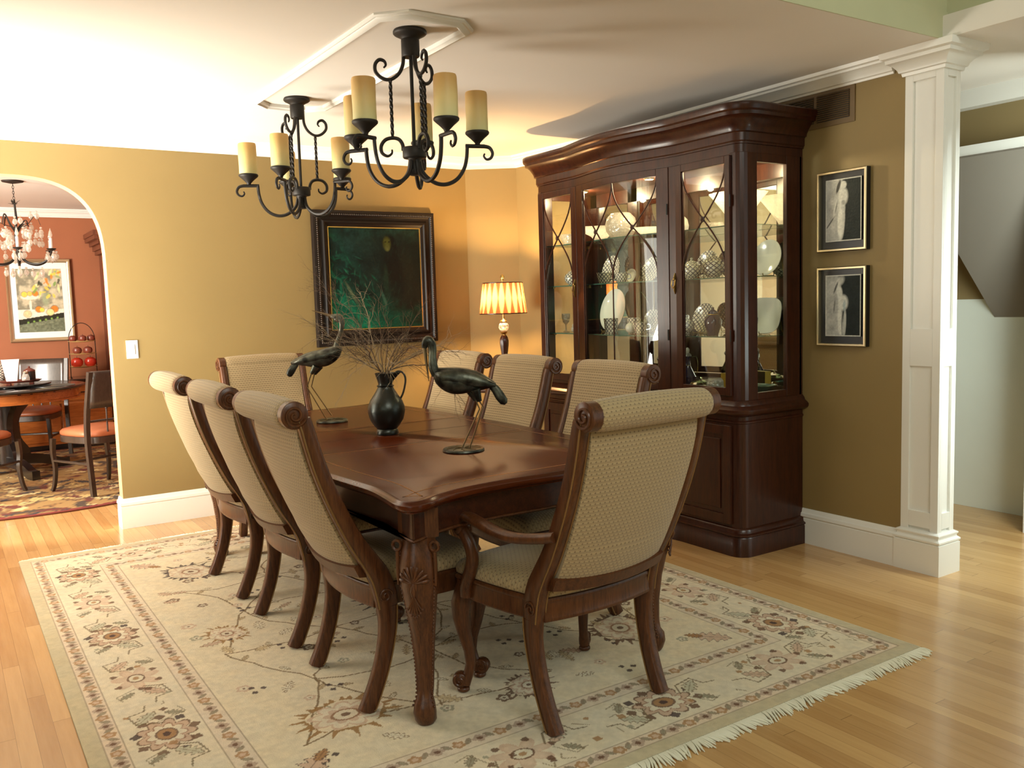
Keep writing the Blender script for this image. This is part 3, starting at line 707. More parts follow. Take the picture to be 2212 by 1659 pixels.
# ================================================================== dining table
RZ = .0125
tb = thing('dining_table', 'long cherry dining table with scalloped corners and carved cabriole legs', 'table', (1.738, 3.71, RZ))
HZ = .773-RZ
quarter = [(.0, -1.252), (.17, -1.248), (.33, -1.262), (.44, -1.296), (.505, -1.334), (.560, -1.348), (.592, -1.325), (.602, -1.275), (.590, -1.18), (.578, -1.05), (.585, -.93), (.598, -.75), (.606, -.45), (.610, 0)]
def full_outline(s_=1.0, inset=0.0):
    q = quarter; P = list(q) + [(x, -y) for x, y in q[::-1][1:]] + [(-x, -y) for x, y in q[1:]] + [(-x, y) for x, y in q[::-1][1:-1]]
    P = [(p.x, p.y) for p in catmull(P, 5, True)]
    if inset: P = offset_poly([P[-1]]+P+[P[0]], inset)[1:-1]
    return P
def stack(mb, prof, capb=True, capt=True):
    rings = [[(x, y, z) for x, y in full_outline(1, i_)] for i_, z in prof]; n = len(rings[0]); m_ = len(rings)
    Fs = [(i*n+k, i*n+(k+1) % n, (i+1)*n+(k+1) % n, (i+1)*n+k) for i in range(m_-1) for k in range(n)]
    if capb: Fs.append(tuple(range(n-1, -1, -1)))
    if capt: Fs.append(tuple((m_-1)*n+k for k in range(n)))
    return mb.add([p for r_ in rings for p in r_], Fs)
mb = MB(); stack(mb, [(.030, HZ-.040), (.020, HZ-.040), (.016, HZ-.034), (.004, HZ-.030), (-.002, HZ-.022), (0, HZ-.012), (.008, HZ-.009), (.011, HZ-.003), (.018, HZ)])
mb.build('tabletop', 'tabletop', tb, angle=50)
mb = MB()
def band(mb, a, b, z):
    A_, B_ = full_outline(1, a), full_outline(1, b); n = len(A_)
    mb.add([(x, y, z) for x, y in A_]+[(x, y, z) for x, y in B_], [(k, (k+1) % n, n+(k+1) % n, n+k) for k in range(n)])
band(mb, .092, .098, HZ+.0004)
for y in (-.330, .330): mb.bx(-.50, .50, y-.002, y+.002, HZ+.0001, HZ+.0005)
mb.build('inlay_line', 'inlay', tb, smooth=False)
mb = MB()
for y in (-.30, 0, .30): mb.bx(-.585, .585, y-.0012, y+.0012, HZ, HZ+.0003)
mb.build('leaf_seam', 'ebony', tb, smooth=False)
mb = MB(); stack(mb, [(.055, HZ-.135), (.052, HZ-.130), (.048, HZ-.128), (.048, HZ-.040), (.040, HZ-.040)]); mb.build('apron', 'cherry_h', tb, angle=50)
mb = MB(); stack(mb, [(.056, HZ-.139), (.046, HZ-.139), (.043, HZ-.134), (.046, HZ-.129), (.052, HZ-.129)]); mb.build('apron_bead', 'chairwood', tb, angle=60)
def table_leg(sx, sy):
    cx, cy = .497*sx, 1.225*sy; g = MB(); N_ = 18; seg = 20
    keys = [(.0, .028, 0), (.012, .036, 0), (.04, .038, .006), (.070, .034, .006), (.088, .027, 0), (.12, .026, -.006), (.20, .029, -.008), (.30, .036, -.004), (.40, .047, .006), (.47, .054, .014), (.53, .056, .016), (.58, .052, .010), (.612, .050, .002), (HZ-.139, .052, 0)]
    V = []
    for z, r_, o_ in keys:
        for k in range(seg):
            a = 2*PI*k/seg; q = 1/(abs(math.cos(a))**3.2+abs(math.sin(a))**3.2)**(1/3.2) if z > .1 else 1
            V.append((cx+r_*q*math.cos(a)+o_*sx*.8, cy+r_*q*math.sin(a)+o_*sy*.8, z))
    n = len(keys); g.add(V, [(i*seg+k, i*seg+(k+1) % seg, (i+1)*seg+(k+1) % seg, (i+1)*seg+k) for i in range(n-1) for k in range(seg)]+[tuple(range(seg-1, -1, -1))])
    # square block behind the apron corner
    g.bx(cx-.048, cx+.048, cy-.048, cy+.048, HZ-.14, HZ-.045)
    leg = g.build('leg', 'chairwood', tb, angle=55)
    # carving: scallop shell with tassel on the outer corner, roped edges down both faces
    h = MB(); d = Vector((sx, sy, 0)).normalized(); t = Vector((-d.y, d.x, 0)); c0 = Vector((cx, cy, 0))
    def on(u, z, out=.0):
        rr_ = .047+.012*math.exp(-((z-.53)/.09)**2); return c0+d*(rr_+.018+out-.9*u*u/.09)+t*u+Vector((0, 0, z))
    for k in range(-4, 5):
        a = k*.36; P = [on(math.sin(a)*l_, .475+math.cos(a)*l_*1.15+.012, .004*math.sin(l_*40)) for l_ in (.004, .018, .032, .044, .050)]
        h.tube(P, [.0025, .0042, .0055, .0065, .004], 6)
    h.tube([on(0, .487), on(0, .462, .006), on(0, .445, .003)], [.004, .009, .006], 8)
    for k in range(-3, 4): h.tube([on(0, .447, .003), on(k*.0045, .415, .004), on(k*.008, .385+.004*abs(k), .002)], [.002, .0035, .0025], 5)
    for k in range(-4, 5): h.ball(on(k*.006, .375+.0016*k*k, .001), .0045, 6, 4)
    for q in (-1, 1):
        for i in range(44):
            z = .60-i*.0125; r_ = .056
            for (za, ra, oa), (zb, rb, ob) in zip(keys, keys[1:]):
                if za <= z <= zb: f_ = (z-za)/(zb-za); r_ = ra+(rb-ra)*f_; o2 = oa+(ob-oa)*f_
            w3 = t*q*(r_*1.03)+d*(r_*.30+o2*1.1); h.ball(c0+w3+Vector((0, 0, z)), .0042, 6, 4)
        C_ = c0+t*q*.062+d*.034; h.tube([C_+t*q*.014*math.cos(a)+Vector((0, 0, .598+.016*math.sin(a))) for a in [i*PI/5 for i in range(11)]], .0058, 6)
        h.tube([C_+Vector((0, 0, z)) for z in (.58, .55, .51, .47)], [.006, .007, .0065, .004], 6)
    h.build('shell_carving', 'chairwood', leg, angle=60)
for sx in (-1, 1):
    for sy in (-1, 1): table_leg(sx, sy)

# ================================================================== dining chairs (local +Y is the way the sitter faces)
POST = [(.098, .352, .036), (.092, .40, .038), (.074, .46, .036), (.042, .515, .032), (-.002, .585, .029), (-.045, .67, .027), (-.083, .76, .026), (-.114, .85, .025), (-.136, .93, .024), (-.150, .99, .023), (-.161, 1.030, .022)]
RLEG = [(.098, .352, .034), (.099, .29, .029), (.090, .22, .026), (.070, .14, .025), (.040, .06, .025), (.012, .0, .026)]
ZF = lambda z: z-.020*max(0, z-.7)/.35
POST = [(a, ZF(b), c) for a, b, c in POST]
VC = (-.192, ZF(1.046))
def ribbon(mb, path, x0f, x1f, bev=.005):
    # path of (y, z, halfwidth) swept as a slab between x0f(z) and x1f(z)
    P = [(p.x, p.y, p.z) for p in catmull([(a, b, c) for a, b, c in path], 4)]; n = len(P); V = []
    for i in range(n):
        a = P[max(i-1, 0)]; c = P[min(i+1, n-1)]; ty, tz = c[0]-a[0], c[1]-a[1]; L = math.hypot(ty, tz); ny, nz_ = -tz/L, ty/L
        y, z, hw = P[i]; x0, x1 = x0f(z), x1f(z)
        for (x, o_) in ((x0, -hw+bev), (x0+bev, -hw), (x1-bev, -hw), (x1, -hw+bev), (x1, hw-bev), (x1-bev, hw), (x0+bev, hw), (x0, hw-bev)): V.append((x, y+ny*o_, z+nz_*o_))
    mb.add(V, [(i*8+k, i*8+(k+1) % 8, (i+1)*8+(k+1) % 8, (i+1)*8+k) for i in range(n-1) for k in range(8)]+[tuple(range(7, -1, -1)), tuple((n-1)*8+k for k in range(8))])
    return P
def xdisc(mb, y, z, r_, x0, x1, seg=24):
    V = []
    for x, q in ((x0, .9), (x0+.003, 1), (x1-.003, 1), (x1, .9)):
        for k in range(seg): a = 2*PI*k/seg; V.append((x, y+r_*q*math.cos(a), z+r_*q*math.sin(a)))
    mb.add(V, [(i*seg+k, i*seg+(k+1) % seg, (i+1)*seg+(k+1) % seg, (i+1)*seg+k) for i in range(3) for k in range(seg)]+[tuple(range(seg-1, -1, -1)), tuple(3*seg+k for k in range(seg))])
def make_chair(arm):
    t = thing('armchair' if arm else 'side_chair', 'x', 'chair')
    fw_ = .295 if arm else .235; FY = .475; rw = .244
    cxp = lambda z: rw + (.004 if z > .35 else 0)*(z-.35)/.7 - (.010 if z < .3 else 0)*(.3-z)/.3
    for s_ in (-1, 1):
        g = MB(); xa = lambda z: s_*cxp(z)-.019; xb = lambda z: s_*cxp(z)+.019
        P = ribbon(g, POST, xa, xb)
        xv = s_*cxp(1.04); xdisc(g, VC[0], VC[1], .044, xv-.021, xv+.021)
        for xf in (xv-.023, xv+.023):
            sp_ = spiral(VC, .036, .006, -.4, -.4-PI*3.4, 30); g.tube([(xf, y, z) for y, z in sp_], .0045, 6)
        # joint rosette where post meets seat rail
        sj = spiral((.088, .392), .026, .004, 0, PI*3.2, 22); g.tube([(s_*(cxp(.4)+.021), y, z) for y, z in sj], .0035, 6)
        post = g.build('back_post', 'chairwood', t, angle=50)
        g = MB()
        for xe in (xa, xb):
            line = []
            for i in range(len(P)):
                a = P[max(i-1, 0)]; c = P[min(i+1, len(P)-1)]; ty, tz = c[0]-a[0], c[1]-a[1]; L = math.hypot(ty, tz)
                line.append((xe(P[i][1]), P[i][0]-tz/L*(P[i][2]-.003), P[i][1]+ty/L*(P[i][2]-.003)))
            g.tube(line, .0032, 5)
        g.build('gilt_bead', 'gilt', post)
        g = MB(); P = ribbon(g, RLEG, xa, xb); lg = g.build('leg', 'chairwood', t, angle=50)
        g = MB()
        for xe in (xa, xb):
            line = []
            for i in range(len(P)):
                a = P[max(i-1, 0)]; c = P[min(i+1, len(P)-1)]; ty, tz = c[0]-a[0], c[1]-a[1]; L = math.hypot(ty, tz)
                line.append((xe(P[i][1]), P[i][0]-(-tz/L)*(-(P[i][2]-.003))*1.0, P[i][1]-(ty/L)*(-(P[i][2]-.003))))
            line = [(x, y, max(z, .004)) for x, y, z in line]; g.tube(line, .003, 5)
        g.build('gilt_bead', 'gilt', lg)
        # front cabriole leg with scroll toe
        d = Vector((s_*.75, .66, 0)).normalized(); c0 = Vector((s_*(fw_-.028), FY-.022, 0))
        keys = [(.40, -.004, .030), (.36, .006, .035), (.32, .018, .036), (.27, .020, .031), (.21, .010, .025), (.15, -.004, .020), (.10, -.008, .0175), (.065, .0, .018), (.045, .010, .021), (.026, .016, .021)]
        g = MB(); g.tube([c0+d*o_+Vector((0, 0, z)) for z, o_, r_ in keys], [k[2] for k in keys], 14)
        tt = Vector((-d.y, d.x, 0)); cc_ = c0+d*.030+Vector((0, 0, .042))
        V = []
        for o_, q in ((-.018, .85), (-.014, 1), (.014, 1), (.018, .85)):
            for k in range(16): a = 2*PI*k/16; V.append(cc_+tt*o_+d*.027*q*math.cos(a)+Vector((0, 0, .027*q*math.sin(a))))
        g.add(V, [(i*16+k, i*16+(k+1) % 16, (i+1)*16+(k+1) % 16, (i+1)*16+k) for i in range(3) for k in range(16)]+[tuple(range(15, -1, -1)), tuple(48+k for k in range(16))])
        for o_ in (-.019, .019): g.tube([cc_+tt*o_+d*a+Vector((0, 0, b)) for a, b in spiral((0, 0), .021, .003, PI/2, PI/2-PI*3, 18)], .003, 5)
        g.lathe([(.017, 0), (.022, .004), (.022, .012), (.016, .018)], 14, c0+d*.020)
        g.build('leg', 'chairwood', t, angle=55)
    # seat rails: bowed outline
    def outline(k=1.0, n=10):
        P = []
        for i in range(n+1): u = -1+2*i/n; P.append(((rw-.012)*u, .055-.030*(1-u*u)))
        for i in range(1, n): v = i/n; P.append((rw-.012+(fw_-rw+.012)*v**.8+.010*math.sin(PI*v), .055+(FY-.055)*v))
        for i in range(n+1): u = 1-2*i/n; P.append((fw_*u, FY+.030*(1-abs(u)**2.2)))
        for i in range(1, n): v = 1-i/n; P.append((-(rw-.012+(fw_-rw+.012)*v**.8+.010*math.sin(PI*v)), .055+(FY-.055)*v))
        cy = .27; return [(x*k, cy+(y-cy)*k) for x, y in P]
    def rings(mb, prof, uv=False, capb=True):
        n = len(outline()); V = []
        for k, z in prof: V += [(x, y, z) for x, y in outline(k)]
        m_ = len(prof); Fs = [(i*n+j, i*n+(j+1) % n, (i+1)*n+(j+1) % n, (i+1)*n+j) for i in range(m_-1) for j in range(n)]
        if capb: Fs.append(tuple(range(n-1, -1, -1)))
        Fs.append(tuple((m_-1)*n+j for j in range(n)))
        U = None
        if uv:
            U = []
            for i, (k, z) in enumerate(prof):
                ext = 1+max(0, (.455-z))*3.2 if k > .97 else k
                U += [(x, y) for x, y in outline(ext)]
        return mb.add(V, Fs, U)
    g = MB(); rings(g, [(.96, .350), (.985, .348), (.995, .353), (.99, .360), (.985, .366), (.985, .408), (.998, .412), (1.0, .418), (.99, .424), (.95, .426)]); g.build('seat_rail', 'chairwood', t, angle=40)
    g = MB(); rings(g, [(.955, .424), (.985, .430), (.99, .445), (.978, .460), (.94, .474), (.85, .486), (.70, .494), (.5, .499), (.25, .501), (.05, .502)], True); g.build('seat', 'fabric', t, angle=80)
    # backrest panel: closed side profile swept across with a backward bow
    FR = [(.064, .505), (.030, .56), (-.018, .66), (-.060, .76), (-.094, .86), (-.117, .94), (-.133, 1.0), (-.146, 1.045)]
    BK = [(-.165, 1.030), (-.172, .975), (-.158, .90), (-.130, .81), (-.096, .72), (-.058, .63), (-.022, .555), (.010, .498)]
    FR = [(a, ZF(b)) for a, b in FR]; BK = [(a, ZF(b)) for a, b in BK]
    prof = [(p.x, p.y) for p in catmull(FR, 3)] + [(p.x, p.y) for p in catmull(BK, 3)]; m_ = len(prof); arc = [0]
    for a, b in zip(prof, prof[1:]): arc.append(arc[-1]+math.hypot(a[0]-b[0], a[1]-b[1]))
    def bow(x, z): return -.030*(1-(x/.245)**2)*min(1, max(0, (1.01-z)/.34))
    g = MB(); nx = 14; V = []; U = []
    hw = .220
    for i in range(nx+1):
        u = -1+2*i/nx; x = hw*u
        for j, (y, z) in enumerate(prof):
            pf = .006*(1-abs(u)**6)*(-1 if j >= len(prof)//2 else 1); sx_ = 1+.045*(z-.5)
            V.append((x*sx_, y+bow(x, z)+pf, z-(0 if z > .6 else .014*(1-u*u)))); U.append((x, arc[j]))
    Fs = [(i*m_+j, i*m_+j+1, (i+1)*m_+j+1, (i+1)*m_+j) for i in range(nx) for j in range(m_-1)]+[(i*m_+m_-1, i*m_, (i+1)*m_, (i+1)*m_+m_-1) for i in range(nx)]
    Fs += [tuple(range(m_-1, -1, -1)), tuple(nx*m_+j for j in range(m_))]
    g.add(V, Fs, U); g.build('backrest', 'fabric', t, angle=50)
    # scroll roll across the top
    g = MB(); seg = 24; V = []; U = []; xs = [(-1, .022), (-1, .036), (-.985, .042), (-.95, .046), (-.85, .048), (-.5, .050), (0, .051), (.5, .050), (.85, .048), (.95, .046), (.985, .042), (1, .036), (1, .022)]
    for u, r_ in xs:
        for k in range(seg+1):
            a = 2*PI*k/seg+PI*.6; V.append((u*.234, VC[0]-.002+r_*math.cos(a), VC[1]-.001+r_*math.sin(a)+.003*(1-u*u))); U.append((u*.234, k/seg*2*PI*.055))
    n_ = seg+1; g.add(V, [(i*n_+k, i*n_+k+1, (i+1)*n_+k+1, (i+1)*n_+k) for i in range(len(xs)-1) for k in range(seg)], U); g.build('head_roll', 'fabric', t, angle=60)
    # lower back rail (bowed)
    g = MB(); V = []; n = 12
    for i in range(n+1):
        u = -1+2*i/n; x = .235*u
        for y, z in ((.050, .458), (.046, .484), (.036, .492), (.008, .506), (-.006, .500), (.012, .462)): V.append((x, y+bow(x, .5), z-.014*(1-u*u)))
    g.add(V, [(i*6+k, i*6+(k+1) % 6, (i+1)*6+(k+1) % 6, (i+1)*6+k) for i in range(n) for k in range(6)]+[(5, 4, 3, 2, 1, 0), tuple(n*6+k for k in range(6))]); g.build('back_rail', 'chairwood', t, angle=40)
    if arm:
        for s_ in (-1, 1):
            g = MB()
            top = catmull([(s_*.262, -.045, .650), (s_*.280, .02, .636), (s_*.308, .10, .628), (s_*.320, .18, .632), (s_*.325, .27, .648), (s_*.322, .345, .654), (s_*.318, .392, .640), (s_*.316, .412, .612), (s_*.316, .396, .588), (s_*.316, .374, .590)], 5)
            n = len(top); g.tube(top, [(.021 if i < n*.72 else .019-.009*(i-n*.72)/(n*.28)) for i in range(n)], 10, flat=(1.25, .82), up0=(0, 0, 1) if False else None)
            xdisc(g, .392, .612, .024, s_*.316-.022, s_*.316+.022, 16)
            for xf in (s_*.316-.023, s_*.316+.023): g.tube([(xf, y, z) for y, z in spiral((.392, .612), .019, .003, 0, PI*3, 18)], .003, 5)
            g.build('armrest', 'chairwood', t, angle=60)
            g = MB(); P = catmull([(s_*.316, .385, .600), (s_*.312, .352, .560), (s_*.306, .345, .510), (s_*.300, .372, .455), (s_*.296, .405, .400), (s_*.292, .412, .360)], 4)
            g.tube(P, [.021]*len(P), 8, flat=(1.0, 1.15)); g.build('arm_support', 'chairwood', t, angle=60)
    return t
G1 = 'upholstered chairs around the dining table'
arm0 = make_chair(True); arm0.location = (1.765, 2.163, RZ); arm0.rotation_euler = (0, 0, math.radians(3.3)); arm0['group'] = G1
arm0['label'] = 'scroll-back upholstered armchair at the near end of the table, seen from behind'
dup(arm0, (1.69, 5.29, RZ), PI, 'scroll-back upholstered armchair at the far end of the table under the dark green painting', G1)
sd = make_chair(False); sd['group'] = G1
L_ = [(1.100, 2.905, -90, 'scroll-back side chair on the left side of the table, nearest the camera'), (1.098, 3.605, -90.5, 'scroll-back side chair on the left side of the table, middle of its row'), (1.094, 4.345, -89, 'scroll-back side chair on the left side of the table, farthest, nearest the arch'),
      (2.39, 3.112, 90, 'scroll-back side chair on the cabinet side, nearest the near armchair'), (2.405, 3.855, 90.5, 'scroll-back side chair on the cabinet side, middle one, in front of the table lamp'), (2.420, 4.545, 90, 'scroll-back side chair on the cabinet side, farthest, beside the dark painting')]
for i, (x, y, a, lb) in enumerate(L_):
    if i == 0: sd.location = (x, y, RZ); sd.rotation_euler = (0, 0, math.radians(a)); sd['label'] = lb
    else: dup(sd, (x, y, RZ), math.radians(a), lb, G1)

# ================================================================== iron chandeliers
def make_chandelier():
    t = thing('chandelier', 'x', 'chandelier', group='iron candle chandeliers over the table')
    MB().lathe([(0, 0), (.066, 0), (.069, -.006), (.069, -.013), (.064, -.018), (.050, -.025), (.040, -.031), (.036, -.036), (.0375, -.040), (.0375, -.100), (.034, -.106), (0, -.106)], 32).build('canopy', 'iron', t, angle=50)
    MB().tube([(0, 0, -.10), (0, 0, -.47)], .0075, 8).build('rod', 'iron', t)
    HB = -.490
    MB().lathe([(0, HB+.022), (.046, HB+.022), (.049, HB+.018), (.049, HB-.018), (.046, HB-.022), (.030, HB-.024), (.020, HB-.04), (.015, HB-.07), (.026, HB-.088), (.020, HB-.092), (0, HB-.09)], 28).build('hub', 'iron', t, angle=50)
    for k in range(3):
        a0 = 2*PI*k/3 + math.radians(236); ca, sa = math.cos(a0), math.sin(a0)
        q = catmull([(.030, -.095), (.034, -.135), (.052, -.170), (.086, -.192), (.120, -.186), (.146, -.160), (.147, -.130), (.130, -.112), (.110, -.118), (.104, -.134), (.113, -.145)], 5)
        n = len(q); MB().tube([(p.x*ca, p.x*sa, p.y) for p in q], [.0075 if i < n*.7 else .0075-.004*(i-n*.7)/(n*.3) for i in range(n)], 6).build('top_scroll', 'iron', t, angle=60)
        V = [(.088*ca, .088*sa, -.190-.238*i/26) for i in range(27)]
        MB().tube(V, .0078, 4, twist=.55, cap=True).build('twisted_rod', 'iron', t, angle=15)
        q = catmull([(.046, HB+.01), (.048, -.455), (.062, -.434), (.088, -.427), (.118, -.434), (.136, -.458), (.134, -.486), (.112, -.500), (.094, -.490), (.092, -.474)], 5)
        n = len(q); MB().tube([(p.x*ca, p.x*sa, p.y) for p in q], [.0078 if i < n*.6 else .0078-.0045*(i-n*.6)/(n*.4) for i in range(n)], 6).build('lower_scroll', 'iron', t, angle=60)
    for k in range(5):
        a0 = 2*PI*k/5; ca, sa = math.cos(a0), math.sin(a0)
        q = catmull([(.020, HB-.030), (.028, HB-.070), (.050, HB-.100), (.090, HB-.124), (.135, HB-.126), (.178, HB-.104), (.208, HB-.062), (.221, HB-.015), (.225, HB+.036)], 6)
        g = MB().tube([(p.x*ca, p.x*sa, p.y) for p in q], .0085, 6)
        g.tube([(p[0]*ca, p[0]*sa, p[1]) for p in ((.218, HB+.032), (.300, HB+.032))], .0085, 6)
        c2 = catmull([(.298, HB+.032), (.322, HB+.026), (.334, HB+.004), (.326, HB-.016), (.308, HB-.022), (.296, HB-.010), (.300, HB+.002)], 5); n = len(c2)
        g.tube([(p.x*ca, p.x*sa, p.y) for p in c2], [.0085-.005*i/n for i in range(n)], 6)
        arm_ = g.build('arm', 'iron', t, angle=60)
        cx, cy = .270*ca, .270*sa; b = HB+.038
        cup = MB().lathe([(0, b), (.010, b), (.012, b+.008), (.018, b+.014), (.030, b+.026), (.044, b+.038), (.050, b+.044), (.051, b+.050), (.049, b+.054), (0, b+.052)], 26, (cx, cy, 0)).build('candle_cup', 'iron', arm_, angle=50)
        g = MB(); rnd = random.Random(k)
        ph = rnd.random()*6; wob = lambda a, z: 1+.018*math.sin(2*a+ph+z*22)+.012*math.sin(5*a+z*40+ph)
        g.lathe([(.0455, 0), (.0465, .004), (.0465, .05), (.047, .10), (.0465, .155), (.044, .163), (.040, .162), (.037, .150), (.037, .02), (0, .018)], 28, (0, 0, 0), wob=wob)
        o = g.build('candle_sleeve', 'candle', arm_, angle=60); o.location = (cx, cy, b+.052)
    return t
ch = make_chandelier()
VA = math.atan2(-(.545*3.3-.838*1.709)*0-.838, -.545)      # direction from the chandeliers back towards the room's open end
def dirc(deg): return VA + math.radians(deg)
ch.location = (1.709, 3.316, CZ); ch.rotation_euler = (0, 0, dirc(34)); ch['label'] = 'dark iron chandelier with five amber candle sleeves, nearer one, in front of the cabinet side'
dup(ch, (1.700, 4.640, CZ), dirc(-8), 'dark iron chandelier with five amber candle sleeves, farther one, nearer the painting wall', 'iron candle chandeliers over the table')

# ================================================================== birds, pitcher and branches
TZ = .7735
def bird(name_label, loc, heading, M_, base_r):
    # M_ : dict of (u,w) polylines in the bird's own vertical plane (u forward, w up)
    t = thing('heron_figurine', name_label, 'figurine', loc, heading, 'bronze wading birds on the table')
    E = lambda u, w_, s_=0: (u, s_, w_)
    g = MB().lathe([(0, 0), (base_r, 0), (base_r+.002, .004), (base_r, .010), (base_r-.004, .012), (0, .012)], 36)
    bs = g.build('base', 'bronze', t, angle=40)
    g = MB(); rnd = random.Random(3)
    for k in range(9): a = k*.7; g.tube([(math.cos(a)*.01, math.sin(a)*.01, .013), (math.cos(a)*base_r*.5, math.sin(a)*base_r*.5, .014), (math.cos(a+.3)*base_r*.85, math.sin(a+.3)*base_r*.85, .013)], .0014, 4)
    g.build('root_wires', 'bronzeleg', bs)
    # body: loft of ellipses along the spine
    P = [(a.x, a.y, b.x, b.y) for a, b in zip(catmull([(p[0], p[1]) for p in M_['body']], 4), catmull([(p[2], p[3]) for p in M_['body']], 4))]; g = MB(); seg = 18; V = []
    for (u, w_, h, wd) in P:
        h *= 1.12; wd *= 1.08
        for k in range(seg):
            a = 2*PI*k/seg; sh = 1.0 if math.sin(a) > 0 else .92
            V.append((u, wd*math.cos(a), w_+h*math.sin(a)*sh))
    n = len(P); g.add(V, [(i*seg+k, i*seg+(k+1) % seg, (i+1)*seg+(k+1) % seg, (i+1)*seg+k) for i in range(n-1) for k in range(seg)]+[tuple(range(seg-1, -1, -1)), tuple((n-1)*seg+k for k in range(seg))])
    nk = catmull([E(u, w_) for u, w_, r_ in M_['neck']], 6); rr2 = [p.x for p in catmull([(r_, 0) for u, w_, r_ in M_['neck']], 6)]
    g.tube(nk, rr2, 14)
    hd = M_['head']; g.ball((hd[0], 0, hd[1]), hd[2], 14, 9, (1.15, .8, 1.0))
    body = g.build('body', 'bronze', t, angle=60)
    g = MB(); b0, b1 = M_['bill']
    mid = tuple((a+b)/2 for a, b in zip(b0, b1)); g.tube([E(*b0), E(*mid), E(*b1)], [.0085, .0055, .0012], 8); g.build('bill', 'bronzeleg', t)
    # folded wings lie on the flanks
    for s_ in (-1, 1):
        g = MB(); W = M_['wing']; n = len(W)
        V = []
        for (u, w_, h, wd) in W:
            for k in range(7): a = -.9+1.9*k/6; V.append((u, s_*(wd*math.cos(a)+.0035), w_+h*math.sin(a)))
        g.add(V, [(i*7+k, i*7+k+1, (i+1)*7+k+1, (i+1)*7+k) for i in range(n-1) for k in range(6)])
        o = g.build('wing', 'bronze', t, angle=60); so = o.modifiers.new('thick', 'SOLIDIFY'); so.thickness = .003; so.offset = 0
    g = MB(); T_ = M_['tail']; V = []
    for i, (u, w_, wd) in enumerate(T_):
        u0_, w0_, _ = T_[max(i-1, 0)]; u1_, w1_, _ = T_[min(i+1, len(T_)-1)]; L_ = math.hypot(u1_-u0_, w1_-w0_); nu, nw = -(w1_-w0_)/L_, (u1_-u0_)/L_
        for k in range(10): a = 2*PI*k/10; V.append((u+nu*wd*math.cos(a), .006*math.sin(a)*(wd/.02)+.004*math.sin(a), w_+nw*wd*math.cos(a)))
    n = len(T_); g.add(V, [(i*10+k, i*10+(k+1) % 10, (i+1)*10+(k+1) % 10, (i+1)*10+k) for i in range(n-1) for k in range(10)]+[tuple(range(9, -1, -1)), tuple((n-1)*10+k for k in range(10))]); g.build('tail', 'bronze', t, angle=60)
    for s_, L in zip((-1, 1), M_['legs']):
        g = MB(); th = L[:2]; g.tube([E(u, w_, s_*.016) for u, w_ in th], [.020, .010], 10)
        g.build('thigh', 'bronze', t)
        g = MB(); g.tube([E(u, w_, s_*.014) for u, w_ in L[1:]], .0032, 6); g.build('leg', 'bronzeleg', t)
    return t
K1 = .000446
def b1(x, y): return ((990-x)*K1, (1560-y)*K1)     # heading left in the photo: forward = -x
bodyA = [(*b1(735, 850), .004, .004), (*b1(760, 870), .028, .020), (*b1(820, 900), .042, .032), (*b1(900, 920), .050, .040), (*b1(980, 925), .050, .042), (*b1(1060, 925), .045, .038), (*b1(1140, 930), .037, .030), (*b1(1220, 945), .024, .022), (*b1(1290, 960), .010, .012)]
neckA = [(*b1(770, 860), .020), (*b1(742, 790), .019), (*b1(738, 700), .016), (*b1(742, 640), .016), (*b1(733, 580), .018), (*b1(705, 545), .019), (*b1(678, 570), .016), (*b1(668, 615), .010)]
bird('bronze wading bird with bill pointing down, on the near half of the table', (1.755, 3.075, TZ), math.atan2(.545, -.839), dict(
    body=bodyA, neck=neckA, head=(*b1(690, 565), .018), bill=(b1(668, 610), b1(697, 915)),
    wing=[(*b1(760, 850), .012, .022), (*b1(830, 880), .034, .034), (*b1(930, 890), .042, .042), (*b1(1030, 900), .042, .043), (*b1(1130, 920), .034, .036), (*b1(1220, 945), .022, .026), (*b1(1300, 965), .006, .014)],
    tail=[(*b1(1255, 960), .014), (*b1(1300, 1010), .018), (*b1(1335, 1070), .020), (*b1(1370, 1120), .018), (*b1(1388, 1140), .008)],
    legs=[[b1(1060, 1000), b1(1115, 1105), b1(1145, 1185), b1(970, 1548)], [b1(1120, 1000), b1(1150, 1108), b1(1180, 1160), b1(1040, 1548)]]), .083)
K2 = .000463
def b2(x, y): return ((x-615)*K2, (1415-y)*K2)     # heading right, head turned back
bodyB = [(*b2(770, 590), .004, .004), (*b2(735, 620), .028, .020), (*b2(670, 655), .040, .030), (*b2(590, 685), .044, .038), (*b2(500, 700), .042, .040), (*b2(420, 705), .038, .034), (*b2(330, 710), .028, .026), (*b2(260, 722), .018, .018), (*b2(190, 735), .008, .010)]
neckB = [(*b2(720, 620), .020), (*b2(705, 560), .016), (*b2(735, 470), .012), (*b2(765, 390), .012), (*b2(778, 310), .015), (*b2(755, 245), .018), (*b2(700, 235), .015), (*b2(660, 225), .009)]
bird('bronze wading bird with head turned back over its body, far half of the table', (1.695, 4.345, TZ), math.atan2(-.545, .839), dict(
    body=bodyB, neck=neckB, head=(*b2(735, 255), .020), bill=(b2(665, 225), b2(450, 155)),
    wing=[(*b2(745, 600), .012, .022), (*b2(670, 640), .032, .033), (*b2(590, 660), .036, .041), (*b2(490, 675), .034, .043), (*b2(400, 690), .028, .037), (*b2(300, 710), .018, .028), (*b2(200, 735), .005, .013)],
    tail=[(*b2(250, 745), .013), (*b2(215, 780), .018), (*b2(180, 830), .020), (*b2(155, 870), .017), (*b2(145, 880), .008)],
    legs=[[b2(470, 780), b2(415, 860), b2(360, 1010), b2(570, 1400)], [b2(500, 780), b2(435, 870), b2(395, 1010), b2(610, 1350)]]), .080)

